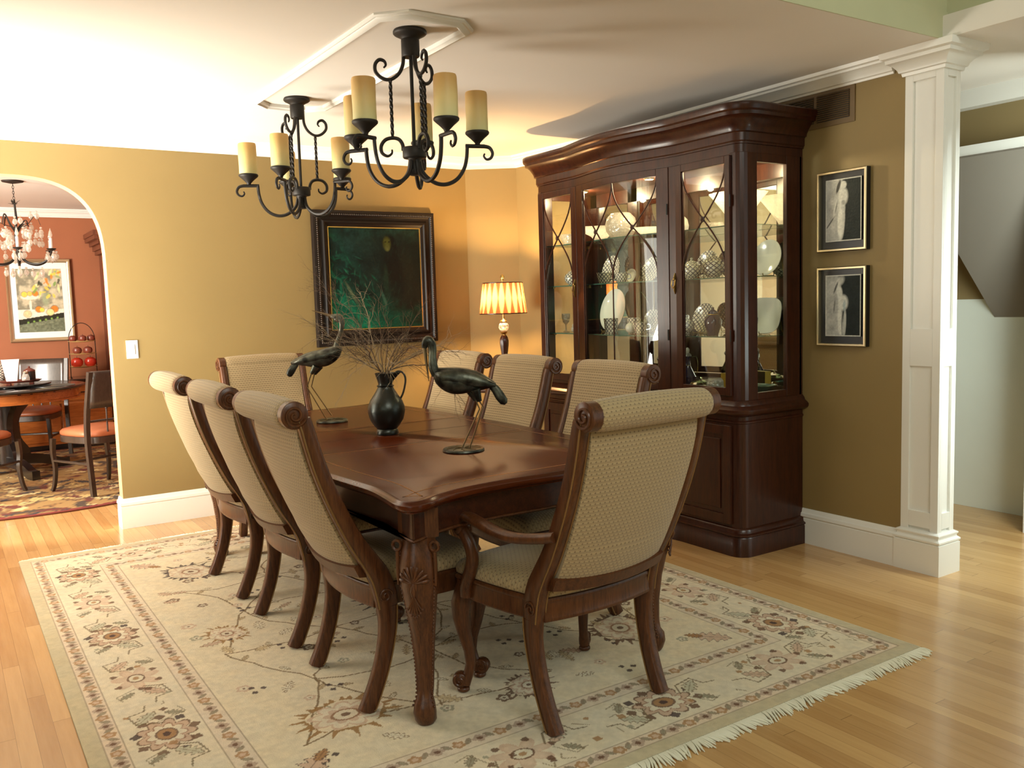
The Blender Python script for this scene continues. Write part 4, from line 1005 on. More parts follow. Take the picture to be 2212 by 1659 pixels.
pt = thing('pitcher', 'round-bellied dark pewter pitcher in the middle of the table, holding bare branches', 'pitcher', (1.722, 3.727, TZ))
def spout(a, z):
    if z < .245: return 1
    f_ = min(1, (z-.245)/.04); d_ = (a-PI+PI) % (2*PI)-PI; return 1+f_*.55*math.exp(-(d_/.42)**2)
g = MB().lathe([(0, 0), (.050, 0), (.053, .006), (.050, .020), (.046, .026), (.060, .042), (.078, .072), (.086, .108), (.085, .130), (.074, .160), (.056, .186), (.042, .208), (.034, .224), (.033, .236), (.036, .250), (.042, .268), (.047, .286), (.044, .286), (.038, .268), (.031, .245), (.030, .225), (.040, .205), (0, .19)], 44, wob=spout)
g.lathe([(.034, .221), (.039, .224), (.040, .228), (.034, .231)], 36); bd = g.build('body', 'pewter', pt, angle=60)
pt.rotation_euler = (0, 0, math.atan2(.545, -.839))
h = catmull([(-.040, 0, .280), (-.062, 0, .292), (-.084, 0, .284), (-.094, 0, .258), (-.090, 0, .225), (-.080, 0, .190), (-.068, 0, .166)], 6)
MB().tube(h, [.006]*len(h), 8, flat=(1.5, .8)).build('handle', 'pewter', pt)
GB = 'bare branches in the pitcher'
rb = random.Random(21)
def branch(ang, elev, L, droop, seedk, pale=False, r0=.0026):
    L *= 1.2
    rn = random.Random(seedk); g = MB()
    def grow(p, d, L, r_, depth):
        n = max(5, int(L/.022)); P = [Vector(p)]; dd = Vector(d).normalized(); kids = []
        for i in range(n):
            dd = (dd+Vector((rn.gauss(0, .16), rn.gauss(0, .16), rn.gauss(0, .14)-droop*.05*(1+i/n)))).normalized(); q_ = P[-1]+dd*(L/n)
            if q_.z < .006 and math.hypot(q_.x, q_.y) < 5: dd.z = abs(dd.z)*.3; q_ = P[-1]+dd*(L/n); q_.z = max(q_.z, .006)
            P.append(q_)
            if depth < 3 and i > 0 and rn.random() < (.8 if depth == 0 else .6): kids.append((P[-1].copy(), dd.copy(), i/n))
        g.tube(P, [r_*(1-.8*i/n) for i in range(n+1)], 5 if depth == 0 else 4)
        for kp, kd, f_ in kids:
            ax = Vector((rn.gauss(0, 1), rn.gauss(0, 1), rn.gauss(0, 1))).normalized(); nd = Matrix.Rotation(rn.uniform(.5, 1.1), 3, ax) @ kd
            grow(kp, nd, L*(1-f_*.6)*rn.uniform(.28, .55), r_*.62*(1-.5*f_), depth+1)
    a = ang; d0 = Vector((math.cos(a)*math.cos(elev), math.sin(a)*math.cos(elev), math.sin(elev)))
    base = Vector((math.cos(a)*.012, math.sin(a)*.012, .205)); rim = Vector((math.cos(a)*.022, math.sin(a)*.022, .295))
    g.tube([base, rim], [r0*.9, r0], 5)
    grow(rim, (d0+Vector((0, 0, .35))).normalized(), L, r0, 0)
    o = g.build('bare_branch', 'twigpale' if pale else 'twig'); o.location = (1.722, 3.727, TZ+.0)
    return tag(o, 'thin bare twiggy branch standing in the dark pewter pitcher', 'branch', GB)
RT = -math.atan2(.545, .839)
for k, (dg, el, L, dr, pale, lb) in enumerate([(0, .10, .40, .8, False, 'bare branch arching right from the pitcher over the near bird'), (-25, .35, .34, 1.0, False, ''), (30, .5, .34, .3, False, ''), (178, .12, .50, .15, False, 'longest bare branch, reaching left across the far bird from the pitcher'), (165, .55, .44, .1, False, ''), (200, .05, .42, .4, True, ''), (90, 1.3, .26, 0, False, 'bare branch standing straight up from the pitcher'), (60, .9, .30, .2, False, ''), (-95, .2, .28, 2.2, True, 'pale bare branch drooping down over the front of the pitcher'), (-60, .5, .32, 1.2, True, 'pale bare branch hanging to the right of the pitcher towards the tabletop'), (140, .8, .40, .1, True, ''), (-140, .4, .34, .8, False, ''), (10, .75, .32, .1, False, ''), (155, .3, .40, .3, False, ''), (20, .2, .36, .5, True, ''), (70, .6, .36, .2, False, ''), (120, .7, .34, .1, False, ''), (170, .9, .30, .2, True, ''), (-10, .55, .34, .5, True, ''), (-150, .7, .34, .4, False, '')]):
    o = branch(math.radians(dg)+RT, el, L, dr, 100+k, pale)
    if lb: o['label'] = lb
# ================================================================== china cabinet. local x = along the wall, local y = out from the wall
cab = thing('china_cabinet', 'tall dark cherry china cabinet with bowed glass doors and lit mirrored interior', 'cabinet', (3.919, 4.035, 0), PI/2)
W_, D_, CH = .905, .480, .055
def fr(u, B=.072):
    a = abs(u)
    if a > .47: return D_
    return D_+B*math.cos(PI/2*a/.47)**1.3
def plan(off=0, n=28, W=W_):
    P = [(-W, 0)]
    for k in range(5): a = PI-(PI/2)*k/4; P.append((-W+CH+CH*math.cos(a), D_-CH+CH*math.sin(a)))
    for i in range(n+1): u = -.50+1.0*i/n; P.append((u, fr(u)))
    for k in range(5): a = PI/2-(PI/2)*k/4; P.append((W-CH+CH*math.cos(a), D_-CH+CH*math.sin(a)))
    P.append((W, 0))
    q = offset_poly(P, off); q[0] = (q[0][0], 0); q[-1] = (q[-1][0], 0); return q
def cstack(mb, prof, capb=True, capt=True):
    rings = [[(x, y, z) for x, y in plan(o_)] for o_, z in prof]; n = len(rings[0]); m_ = len(rings)
    Fs = [(i*n+k, (i+1)*n+k, (i+1)*n+(k+1) % n, i*n+(k+1) % n) for i in range(m_-1) for k in range(n)]
    if capb: Fs.append(tuple(range(n)))
    if capt: Fs.append(tuple((m_-1)*n+k for k in range(n-1, -1, -1)))
    return mb.add([p for r_ in rings for p in r_], Fs)
base = cstack(MB(), [(.026, 0), (.026, .098), (.022, .104), (.030, .110), (.030, .118), (.018, .124), (.014, .140), (.010, .146), (0, .150), (0, .700), (.006, .704), (.006, .712), (.0, .718), (.0, .738), (.012, .744), (.034, .754), (.040, .764), (.040, .776), (.030, .786), (.016, .796), (.012, .808), (0, .822)]).build('base_body', 'cherry', cab, angle=35)
cstack(MB(), [(-.012, 2.085), (-.002, 2.085), (-.002, 2.130), (.006, 2.132), (.006, 2.140), (.012, 2.146), (.012, 2.185), (.018, 2.190), (.024, 2.190), (.026, 2.204), (.036, 2.222), (.052, 2.244), (.068, 2.258), (.082, 2.262), (.084, 2.278), (.094, 2.286), (.098, 2.300), (.098, 2.312), (.090, 2.320)]).build('cornice', 'cherry', cab, angle=35)
def cbar(mb, u0, u1, z0, z1, d0, d1, n=None):        # bar following the bowed front
    n = n or max(1, int(abs(u1-u0)/.04)); V = []
    for i in range(n+1):
        u = u0+(u1-u0)*i/n; y = fr(u); V += [(u, y+d0, z0), (u, y+d1, z0), (u, y+d1, z1), (u, y+d0, z1)]
    return mb.add(V, [(i*4+k, i*4+(k+1) % 4, (i+1)*4+(k+1) % 4, (i+1)*4+k) for i in range(n) for k in range(4)]+[(3, 2, 1, 0), (n*4, n*4+1, n*4+2, n*4+3)])
# lower doors
for u0, u1 in ((-.84, -.43), (-.425, -.004), (.004, .425), (.43, .84)):
    g = MB(); cbar(g, u0, u1, .165, .69, .000, .006)
    for (a, b, z0, z1) in ((u0, u0+.05, .165, .69), (u1-.05, u1, .165, .69), (u0+.05, u1-.05, .165, .215), (u0+.05, u1-.05, .64, .69)): cbar(g, a, b, z0, z1, .006, .016)
    cbar(g, u0+.075, u1-.075, .24, .615, .006, .012); dr = g.build('door', 'cherry', cab, smooth=False, bevel=.002)
    uk = u1-.03 if u0 in (-.84, .004) else u0+.03
    k_ = MB().lathe([(.005, 0), (.005, .012), (.012, .016), (.013, .022), (.008, .028), (0, .029)], 14).build('knob', 'brass', dr); k_.location = (uk, fr(uk)+.016, .47); k_.rotation_euler = (-PI/2, 0, 0)
# hutch posts and side frames
HB_, HT = .822, 2.09
g = MB()
for s_ in (-1, 1):
    P = [(s_*W_, D_-.125), (s_*W_, D_-CH)]
    for k in range(1, 5): a = (PI/2)*k/4; P.append((s_*(W_-CH+CH*math.cos(a)), D_-CH+CH*math.sin(a)))
    P += [(s_*(W_-.075), D_), (s_*(W_-.075), D_-.030), (s_*(W_-.025), D_-.05), (s_*(W_-.025), D_-.125)]
    if s_ > 0: P = P[::-1]
    g.prism(P[::-1] if s_ > 0 else P, HB_, HT)
    g.bx(s_*W_-(.025 if s_ > 0 else 0), s_*W_+(.025 if s_ < 0 else 0), 0, .128, HB_, HT)
    x0, x1 = (W_-.025, W_) if s_ > 0 else (-W_, -W_+.025)
    g.bx(x0, x1, .128, D_-.125, HB_, .858).bx(x0, x1, .128, D_-.125, 2.045, HT)
cbar(g, -.457, -.418, HB_, HT, -.03, -.004); cbar(g, .418, .457, HB_, HT, -.03, -.004)
cbar(g, -W_+.07, W_-.07, HB_, .845, -.03, -.004); cbar(g, -W_+.07, W_-.07, 2.07, HT, -.03, -.004)
g.build('hutch_frame', 'cherry', cab, smooth=False, bevel=.002)
for s_ in (-1, 1): MB().bx(s_*(W_-.012)-.002, s_*(W_-.012)+.002, .12, D_-.12, .85, 2.05).build('side_glass', 'glass', cab, smooth=False)
# mirrored back with wooden stiles
MB().bx(-W_+.02, W_-.02, .004, .012, HB_, HT).build('back_mirror', 'mirror', cab, smooth=False)
g = MB()
for u in (-W_+.045, -.44, .44, W_-.045): g.bx(u-.045, u+.045, .012, .024, HB_, HT)
g.bx(-W_+.02, W_-.02, .012, .024, 2.0, HT).bx(-W_+.02, W_-.02, .012, .024, HB_, .86)
g.build('back_stile', 'cherry', cab, smooth=False)
# doors of the hutch with curved fretwork
def door(u0, u1, gl0, gl1, panes, parent_name='glass_door'):
    z0, z1, gz0, gz1 = .848, 2.078, .890, 2.040
    g = MB()
    for a, b in ((u0, gl0), (gl1, u1)): cbar(g, a, b, z0, z1, -.004, .016, 2)
    cbar(g, gl0, gl1, z0, gz0, -.004, .016); cbar(g, gl0, gl1, gz1, z1, -.004, .016)
    for a, b in ((gl0, gl0+.006), (gl1-.006, gl1)): cbar(g, a, b, gz0, gz1, -.004, .008, 1)
    d = g.build('glass_door', 'cherry', cab, smooth=False, bevel=.002)
    cbar(MB(), gl0, gl1, gz0, gz1, .000, .003).build('glass_pane', 'glass', d, angle=30)
    g = MB(); zc = 1.773; ros = MB()
    for (a, b) in panes:
        mid, hf = (a+b)/2, (b-a)/2-.002
        for sg in (-1, 1):
            P = []
            for i in range(25): t_ = -1+2*i/24; u = mid+sg*hf*math.sin(PI/2*t_); P.append((u, fr(u)+.008, zc-t_*.262))
            g.tube(P, .0048, 6)
        for q in range(8):
            an = q*PI/4; ros.ball((mid+.010*math.cos(an), fr(mid)+.014, zc+.010*math.sin(an)), .006, 6, 4)
        ros.ball((mid, fr(mid)+.016, zc), .008, 8, 5)
    if len(panes) == 2:
        m_ = panes[0][1]; g.tube([(m_, fr(m_)+.008, gz0), (m_, fr(m_)+.008, 1.512)], .0048, 6); g.tube([(m_, fr(m_)+.008, 2.035), (m_, fr(m_)+.008, gz1)], .0048, 6)
        ros.ball((m_, fr(m_)+.010, 1.500), .009, 8, 5)
    g.build('fretwork', 'cherry', d); ros.build('rosette', 'cherry', d)
    return d
dR = door(-.848, -.414, -.812, -.500, [(-.812, -.500)])
dC = door(-.410, .424, -.330, .340, [(-.330, .005), (.005, .340)])
dL = door(.428, .848, .490, .795, [(.490, .795)])
def pull(u, z, parent):
    g = MB(); y = fr(u)+.016
    g.tube([(u, y+.002, z+.055), (u, y+.004, z+.03), (u, y+.003, z), (u, y+.004, z-.04), (u, y+.002, z-.06)], [.004, .011, .007, .010, .003], 8, flat=(1, .4))
    g.ball((u, y+.012, z+.022), .007, 8, 5); g.tube([(u-.012, y+.014, z+.018), (u-.014, y+.018, z-.01), (u, y+.020, z-.028), (u+.014, y+.018, z-.01), (u+.012, y+.014, z+.018)], .0028, 6)
    g.build('pull', 'brass', parent)
pull(-.452, 1.445, dR); pull(.458, 1.445, dL)
for u, dd in ((-.838, dR), (-.375, dC)):
    g = MB()
    for z in (1.16, 1.85): g.tube([(u-.012 if dd is dR else u-.03, fr(u)+.017, z-.03), (u-.012 if dd is dR else u-.03, fr(u)+.017, z+.03)], .004, 6)
    g.build('hinge', 'black', dd)
# interior
for z, nm in ((1.735, 'a'), (1.466, 'b'), (1.152, 'c')):
    P = [(-W_+.03, .03)]+[(u, fr(u)-.055) for u in [(-W_+.03)+i*(2*W_-.06)/24 for i in range(25)]]+[(W_-.03, .03)]
    sh = MB().prism(P[::-1], z-.006, z).build('glass_shelf', 'shelfglass', cab, smooth=False)
    V = []; Q = P[1:-1]
    for x, y in Q: V += [(x, y+.0005, z-.0062), (x, y+.0005, z+.0002)]
    MB().add(V, [(2*i, 2*i+2, 2*i+3, 2*i+1) for i in range(len(Q)-1)]).build('shelf_edge', 'edgeglass', sh, smooth=False)
    g = MB()
    for u in (-W_+.035, W_-.035):
        for y in (.06, D_-.11): g.bx(u-.012, u+.012, y-.008, y+.008, z-.016, z-.006)
    g.build('shelf_clip', 'brass', sh, smooth=False)
for u in (-.64, .0, .64):
    b_ = MB().lathe([(0, 2.076), (.030, 2.076), (.034, 2.085), (0, 2.085)], 20, (u, .27, 0)).build('puck_light', 'brass', cab)
    MB().lathe([(0, 2.0745), (.024, 2.0745), (.024, 2.0762), (0, 2.0762)], 16, (u, .27, 0)).build('lens', 'puck', b_)
    point('puck_glow', (3.919-.27, 4.035+u, 2.05), 13.0, (1, .78, .46), .02)

# ---- what stands inside (each its own thing); cx from world y, depth from world x
def at_cab(y, x, z): return (x, y, z)
S1, S2, S3, DK_ = 1.7362, 1.4672, 1.1532, .8235
def simple(name, mb, m_, loc, label, cat, group=None, rz=0, angle=50, uvs=False, tilt=None):
    o = mb.build(name, m_, None, angle=angle); o.location = loc; o.rotation_euler = (tilt or 0, 0, rz); return tag(o, label, cat, group)
flute = lambda n, a_: (lambda a, z: 1+a_*abs(math.sin(n*a/2)))
simple('crystal_bowl', MB().lathe([(0, 0), (.055, 0), (.058, .012), (.040, .028), (.050, .05), (.085, .10), (.125, .155), (.150, .185), (.143, .185), (.118, .150), (.075, .095), (.035, .055), (0, .045)], 48, wob=flute(16, .07)), 'crystal', at_cab(3.39, 3.71, S1), 'large flared cut crystal bowl on the top shelf at the near end of the cabinet', 'bowl')
simple('crystal_bowl', MB().lathe([(0, 0), (.045, 0), (.045, .010), (.034, .022), (.06, .05), (.11, .085), (.150, .105), (.165, .100), (.155, .095), (.105, .075), (.05, .045), (0, .03)], 40, wob=flute(10, .10)), 'crystal', at_cab(4.60, 3.72, S1), 'wide wavy-rimmed crystal bowl on the top shelf toward the far end', 'bowl')
simple('crystal_vase', MB().lathe([(0, 0), (.035, 0), (.065, .02), (.092, .06), (.098, .10), (.088, .14), (.062, .168), (.056, .172), (.052, .168), (.080, .135), (.088, .10), (.080, .06), (.05, .02), (0, .012)], 36, wob=flute(20, .03)), 'crystal', at_cab(4.34, 3.68, S1), 'round ball-shaped cut crystal vase on the top shelf behind the wide door', 'vase')
simple('crystal_dish', MB().lathe([(0, 0), (.04, 0), (.03, .015), (.06, .035), (.11, .055), (.10, .055), (.05, .03), (0, .02)], 32, wob=flute(12, .06)), 'crystal', at_cab(4.07, 3.66, S1), 'low footed crystal dish on the top shelf beside the ball vase', 'dish')
simple('crystal_jar', MB().lathe([(0, 0), (.045, 0), (.05, .01), (.05, .075), (.046, .085), (.042, .085), (.045, .07), (.045, .012), (0, .01)], 28, wob=flute(14, .05)), 'crystal', at_cab(3.93, 3.72, S1), 'short straight cut crystal jar on the top shelf', 'jar')
simple('crystal_bowl', MB().lathe([(0, 0), (.03, 0), (.04, .01), (.06, .05), (.065, .075), (.060, .075), (.05, .04), (0, .012)], 28, wob=flute(12, .05)), 'crystal', at_cab(4.83, 3.64, S1), 'small crystal bowl on the top shelf behind the farthest narrow door', 'bowl')
def plate(y, x, z, r_, label, rect=False, m1='lattice', h=1.0, gp=None):
    t = thing('plate' if not rect else 'platter', label, 'plate' if not rect else 'platter', at_cab(y, x, z), -PI/2, gp)
    a = math.radians(14); g = MB(); n = 40
    def out(k, q, o_):
        an = 2*PI*k/n
        if rect: ex = 3.5; c_, s_ = math.cos(an), math.sin(an); px, pz = math.copysign(abs(c_)**(2/ex), c_)*r_*1.25, math.copysign(abs(s_)**(2/ex), s_)*r_*h
        else: px, pz = r_*math.cos(an), r_*h*math.sin(an)
        px *= q; pz *= q; pz += r_*h; return (px, -pz*math.sin(a)*-1+o_*math.cos(a)*-1, pz*math.cos(a)+.004)
    prof = [(0.001, 0), (.60, 0), (.66, .006), (1.0, .016), (1.0, .020), (.66, .011), (.58, .006), (0.001, .006)]
    V = []; U = []
    for q, o_ in prof:
        for k in range(n): V.append(out(k, q, o_)); U.append((r_*q*math.cos(2*PI*k/n), r_*q*math.sin(2*PI*k/n)))
    g.add(V, [(i*n+k, i*n+(k+1) % n, (i+1)*n+(k+1) % n, (i+1)*n+k) for i in range(len(prof)-1) for k in range(n)], U)
    g.build('dish_face', m1, t, angle=50)
    s_ = MB(); s_.tube([(-.03, -.055, .003), (-.03, .03, .003), (-.03, .045, r_*h*1.0)], .0025, 5); s_.tube([(.03, -.055, .003), (.03, .03, .003), (.03, .045, r_*h*1.0)], .0025, 5); s_.tube([(-.03, -.055, .003), (-.03, -.058, .016)], .0025, 5); s_.tube([(.03, -.055, .003), (.03, -.058, .016)], .0025, 5)
    s_.build('stand', 'brass', t); return t
# local -y of a plate faces the room (-X world): local frame rotated -90deg => local -y -> world -x
GP = 'lattice porcelain plates standing in the cabinet'
plate(4.60, 3.80, S2, .088, 'lattice-patterned plate standing on the middle shelf toward the far end, behind the handled cup', h=1.1, gp=GP)
plate(4.20, 3.80, S2, .080, 'lattice-patterned plate standing on the middle shelf in the centre', h=1.0, gp=GP)
plate(3.73, 3.81, S2, .085, 'lattice-patterned plate standing on the middle shelf behind the teapots', gp=GP)
plate(3.28, 3.80, S2, .100, 'cream plate with patterned rim standing at the near end of the middle shelf', m1='white', gp=GP)
plate(4.58, 3.78, S3, .125, 'big fluted oval plate standing on the lower shelf toward the far end', m1='white', h=1.15, gp=GP)
plate(4.20, 3.80, S3, .072, 'small lattice plate standing on the lower shelf in the centre', gp=GP)
plate(3.75, 3.80, S3, .088, 'lattice plate standing on the lower shelf behind the sugar bowl', gp=GP)
plate(3.30, 3.79, S3, .100, 'rounded rectangular cream platter standing at the near end of the lower shelf', True, 'white', h=1.0)
plate(4.34, 3.76, S2, .050, 'small plain saucer standing on the middle shelf beside the handled cup', m1='white', h=.9, gp=GP)
def pot(y, x, z, k, label, name='teapot', mt='lattice', spout_=True, rz=0):
    t = thing(name, label, 'teapot' if name == 'teapot' else 'bowl', at_cab(y, x, z), rz)
    MB().lathe([(0, 0), (.040*k, 0), (.036*k, .008*k), (.060*k, .030*k), (.070*k, .060*k), (.062*k, .090*k), (.040*k, .108*k), (.0, .110*k)], 28, uvs=True).build('body', mt, t)
    MB().lathe([(.040*k, .106*k), (.034*k, .118*k), (.012*k, .126*k), (.006*k, .132*k), (.010*k, .140*k), (.006*k, .147*k), (0, .148*k)], 20, uvs=True).build('lid', mt, t)
    MB().tube(catmull([(0, -.060*k, .090*k), (0, -.085*k, .098*k), (0, -.100*k, .070*k), (0, -.085*k, .040*k), (0, -.062*k, .034*k)], 4), .005*k, 6).build('handle', 'cobalt', t)
    if spout_: MB().tube([(0, .060*k, .040*k), (0, .085*k, .055*k), (0, .095*k, .085*k), (0, .110*k, .105*k)], [.014*k, .010*k, .007*k, .005*k], 8).build('spout', mt, t)
    else: MB().tube(catmull([(0, .060*k, .090*k), (0, .085*k, .098*k), (0, .100*k, .070*k), (0, .085*k, .040*k), (0, .062*k, .034*k)], 4), .005*k, 6).build('handle', 'cobalt', t)
    return t
pot(3.49, 3.62, S2, .95, 'round lattice teapot on the middle shelf behind the nearest narrow door')
pot(3.72, 3.68, S2, .85, 'lattice teapot on the middle shelf, left of the other teapot', rz=.4)
pot(4.78, 3.62, S2, .80, 'two-handled lidded lattice bowl on the middle shelf behind the farthest narrow door', 'lidded_bowl', spout_=False)
pot(3.76, 3.66, S3, .75, 'small lidded sugar bowl on the lower shelf', 'sugar_bowl', spout_=False)
def cup(y, x, z, k, label, handle=True, mt='lattice', name='cup'):
    t = thing(name, label, name, at_cab(y, x, z), .3)
    MB().lathe([(0, 0), (.026*k, 0), (.030*k, .006*k), (.040*k, .04*k), (.045*k, .062*k), (.042*k, .062*k), (.036*k, .035*k), (0, .010*k)] if handle else [(0, 0), (.034*k, 0), (.036*k, .01*k), (.042*k, .085*k), (.039*k, .085*k), (.033*k, .01*k), (0, .008*k)], 26, uvs=True).build('bowl', mt, t)
    if handle: MB().tube(catmull([(0, -.042*k, .052*k), (0, -.062*k, .050*k), (0, -.064*k, .028*k), (0, -.038*k, .022*k)], 4), .0035*k, 6).build('handle', 'cobalt', t)
cup(4.44, 3.62, S2, 1.15, 'handled lattice cup on the middle shelf in front of the standing plate')
cup(4.27, 3.62, S2, 1.0, 'lattice cup on the middle shelf in front of the small saucer')
cup(4.08, 3.60, S3, 1.1, 'lattice cup with handle on the lower shelf in the centre')
cup(4.36, 3.60, S3, 1.1, 'straight lattice tumbler on the lower shelf beside the fluted plate', False, name='tumbler')
cup(4.25, 3.70, S3, 1.1, 'straight lattice tumbler on the lower shelf, behind the front one', False, name='tumbler')
simple('egg_ornament', MB().ball((0, 0, .034), .034, 18, 11), 'white', at_cab(4.17, 3.60, S3), 'plain white round ornament on the lower shelf beside the tumblers', 'ornament')
def ginger(y, x, z, k, label, mt='cobalt'):
    t = thing('ginger_jar', label, 'jar', at_cab(y, x, z))
    MB().lathe([(0, 0), (.035*k, 0), (.040*k, .02*k), (.058*k, .07*k), (.060*k, .10*k), (.045*k, .135*k), (.028*k, .145*k), (0, .146*k)], 26).build('body', mt, t)
    MB().lathe([(.030*k, .144*k), (.034*k, .150*k), (.030*k, .165*k), (.010*k, .175*k), (.008*k, .182*k), (.010*k, .190*k), (0, .194*k)], 20).build('lid', mt, t)
    MB().lathe([(.0295*k, .140*k), (.0325*k, .142*k), (.0325*k, .146*k), (.0295*k, .147*k)], 20).build('rim_band', 'gold', t)
ginger(3.44, 3.56, S3, .80, 'dark blue gold-banded lidded jar on the lower shelf, behind the nearest narrow door')
ginger(3.23, 3.60, S3, .92, 'dark blue lidded ginger jar on the lower shelf, in front of the rectangular platter')
simple('crystal_goblet', MB().lathe([(0, 0), (.028, 0), (.006, .008), (.005, .05), (.022, .07), (.030, .10), (.029, .125), (.026, .125), (.026, .10), (.018, .075), (0, .06)], 24), 'crystal', at_cab(4.84, 3.60, S3), 'clear stemmed goblet on the lower shelf at the far end', 'goblet')
simple('crystal_flowers', MB().ball((0, 0, .022), .022, 10, 6).ball((.02, .025, .020), .02, 10, 6).ball((-.01, -.028, .018), .018, 10, 6).ball((.0, .0, .045), .016, 10, 6), 'crystal', at_cab(4.72, 3.58, S3), 'cluster of clear crystal blossoms on the lower shelf beside the goblet', 'ornament', angle=10)
def ewer(y, x, k, label):
    t = thing('ewer', label, 'ewer', at_cab(y, x, DK_), .5)
    MB().lathe([(0, 0), (.032*k, 0), (.030*k, .01*k), (.012*k, .025*k), (.040*k, .055*k), (.048*k, .085*k), (.030*k, .12*k), (.016*k, .15*k), (.016*k, .19*k), (.024*k, .205*k), (0, .206*k)], 26).build('body', 'cobalt', t)
    MB().lathe([(.024*k, .203*k), (.020*k, .215*k), (.010*k, .222*k), (.013*k, .240*k), (.006*k, .252*k), (0, .254*k)], 16).build('stopper', 'crystal', t)
    MB().lathe([(.0165*k, .146*k), (.019*k, .150*k), (.0165*k, .154*k)], 20).build('collar', 'silver', t)
    MB().tube(catmull([(0, -.022*k, .195*k), (0, -.050*k, .200*k), (0, -.060*k, .160*k), (0, -.055*k, .110*k), (0, -.046*k, .092*k)], 5), .003*k, 6).build('handle', 'silver', t)
ewer(3.70, 3.62, 1.0, 'dark blue glazed ewer with silver handle on the cabinet deck, right of the door stile')
ewer(3.93, 3.62, .88, 'dark blue glazed ewer on the cabinet deck, left of the other ewer')
t = thing('covered_dish', 'oval silver covered dish on the cabinet deck', 'dish', at_cab(3.575, 3.60, DK_))
MB().lathe([(0, 0), (.05, 0), (.052, .006), (.04, .014), (.065, .035), (.07, .045), (0, .046)], 28, sx=.8, sy=1.25).build('body', 'silver', t)
MB().lathe([(.066, .046), (.055, .062), (.02, .072), (.006, .076), (.009, .086), (0, .092)], 28, sx=.8, sy=1.25).build('lid', 'silver', t)
simple('glass_canister', MB().lathe([(0, 0), (.035, 0), (.045, .012), (.048, .05), (.045, .085), (.036, .098), (.033, .096), (.042, .08), (.044, .05), (.040, .014), (0, .008)], 28), 'crystal', at_cab(3.40, 3.53, DK_), 'rounded clear glass jar on the cabinet deck at the near end', 'jar')
t = thing('yellow_card', 'yellow card with a red and black emblem leaning on the cabinet deck', 'card', at_cab(3.86, 3.50, DK_), -PI/2)
MB().box((0, .0, .042), (.11, .004, .083), Matrix.Rotation(-.2, 3, 'X')).build('sheet', 'yellow', t, smooth=False)
MB().prism([(-.012, 0), (.012, 0), (.012, .022), (.006, .034), (-.006, .034), (-.012, .022)], 0, .002).build('emblem', 'apple', t, smooth=False)
o = t.children[-1]; o.rotation_euler = (PI/2-.2, 0, 0); o.location = (.022, -.006, .030)
simple('yellow_box', MB().bx(-.025, .025, -.07, .07, 0, .10), 'yellow', at_cab(3.52, 3.80, DK_), 'yellow box behind the glass jar on the cabinet deck', 'box', angle=10)
simple('teal_glass_vase', MB().lathe([(0, 0), (.018, 0), (.012, .02), (.020, .06), (.010, .09), (.006, .09), (.014, .06), (0, .02)], 18), 'teal', at_cab(3.36, 3.66, DK_), 'thin teal glass vase on the cabinet deck beside the corner post', 'vase')
def crumple(r_, seed, sz=1.0):
    rn = random.Random(seed); g = MB()
    for i in range(16):
        a, b = rn.random()*6.28, rn.uniform(.1, 1.2); c_ = Vector((math.cos(a)*r_*.6*rn.random(), math.sin(a)*r_*rn.random(), .018+rn.random()*.035*sz)); R_ = Matrix.Rotation(a, 3, 'Z') @ Matrix.Rotation(b, 3, 'X')
        g.tube([c_+R_ @ Vector((.030*math.cos(q), .020*math.sin(q), 0)) for q in [k*PI/5 for k in range(9)]], .006, 5, flat=(1, .2))
    return g
simple('ribbon_bow', crumple(.055, 3), 'ribbon', at_cab(3.27, 3.62, DK_), 'crumpled gold-green ribbon on the cabinet deck, seen through the side glass', 'ribbon')
simple('glass_leaf_bowl', MB().lathe([(0, 0), (.03, 0), (.05, .02), (.085, .05), (.08, .05), (.045, .025), (0, .008)], 26, wob=flute(5, .25)), 'teal', at_cab(3.30, 3.76, DK_), 'green leaf-shaped glass bowl on the cabinet deck behind the ribbon', 'bowl')
# ================================================================== pictures (local x across, local -y towards the room)
def frame_ring(mb, w2, h2, prof):
    # prof: (inset from outer edge, out from wall)
    V = []
    for i_, o_ in prof: V += [(-w2+i_, -o_, -h2+i_), (w2-i_, -o_, -h2+i_), (w2-i_, -o_, h2-i_), (-w2+i_, -o_, h2-i_)]
    m_ = len(prof); return mb.add(V, [(i*4+k, i*4+(k+1) % 4, (i+1)*4+(k+1) % 4, (i+1)*4+k) for i in range(m_-1) for k in range(4)])
def art(w_, h_, res, fn, name, t, inset_y, mt):
    c = Canvas(w_, h_, res, (0, 0, 0)); fn(c)
    return c.mesh(name, mt, lambda x, y: np.stack([x-w_/2, np.full_like(x, -inset_y), y-h_/2], -1), t)
def blob(c, x, y, rx, ry, col, a=.8, rot=0, soft=.5):
    X, Y = np.meshgrid(np.arange(c.nx)*c.res/c.w-x, np.arange(c.ny)*c.res/c.h-y); ca, sa = math.cos(rot), math.sin(rot); U = (X*ca+Y*sa)/rx; V = (-X*sa+Y*ca)/ry
    m_ = np.clip((1-np.sqrt(U*U+V*V))/soft, 0, 1)[..., None]*a; c.c[:] = c.c*(1-m_)+srgb(col)*m_
big = thing('framed_painting', 'large dark green painting of a hooded figure in a wide black-brown frame', 'painting', (2.734, YW, 1.572))
g = MB(); frame_ring(g, .481, .484, [(0, 0), (0, .030), (.004, .040), (.020, .044), (.032, .040), (.040, .030), (.050, .026), (.062, .026), (.072, .034), (.078, .040), (.086, .040), (.094, .030), (.112, .024), (.116, .018), (.116, .0)])
g.build('frame', 'frame', big, angle=25)
g = MB()
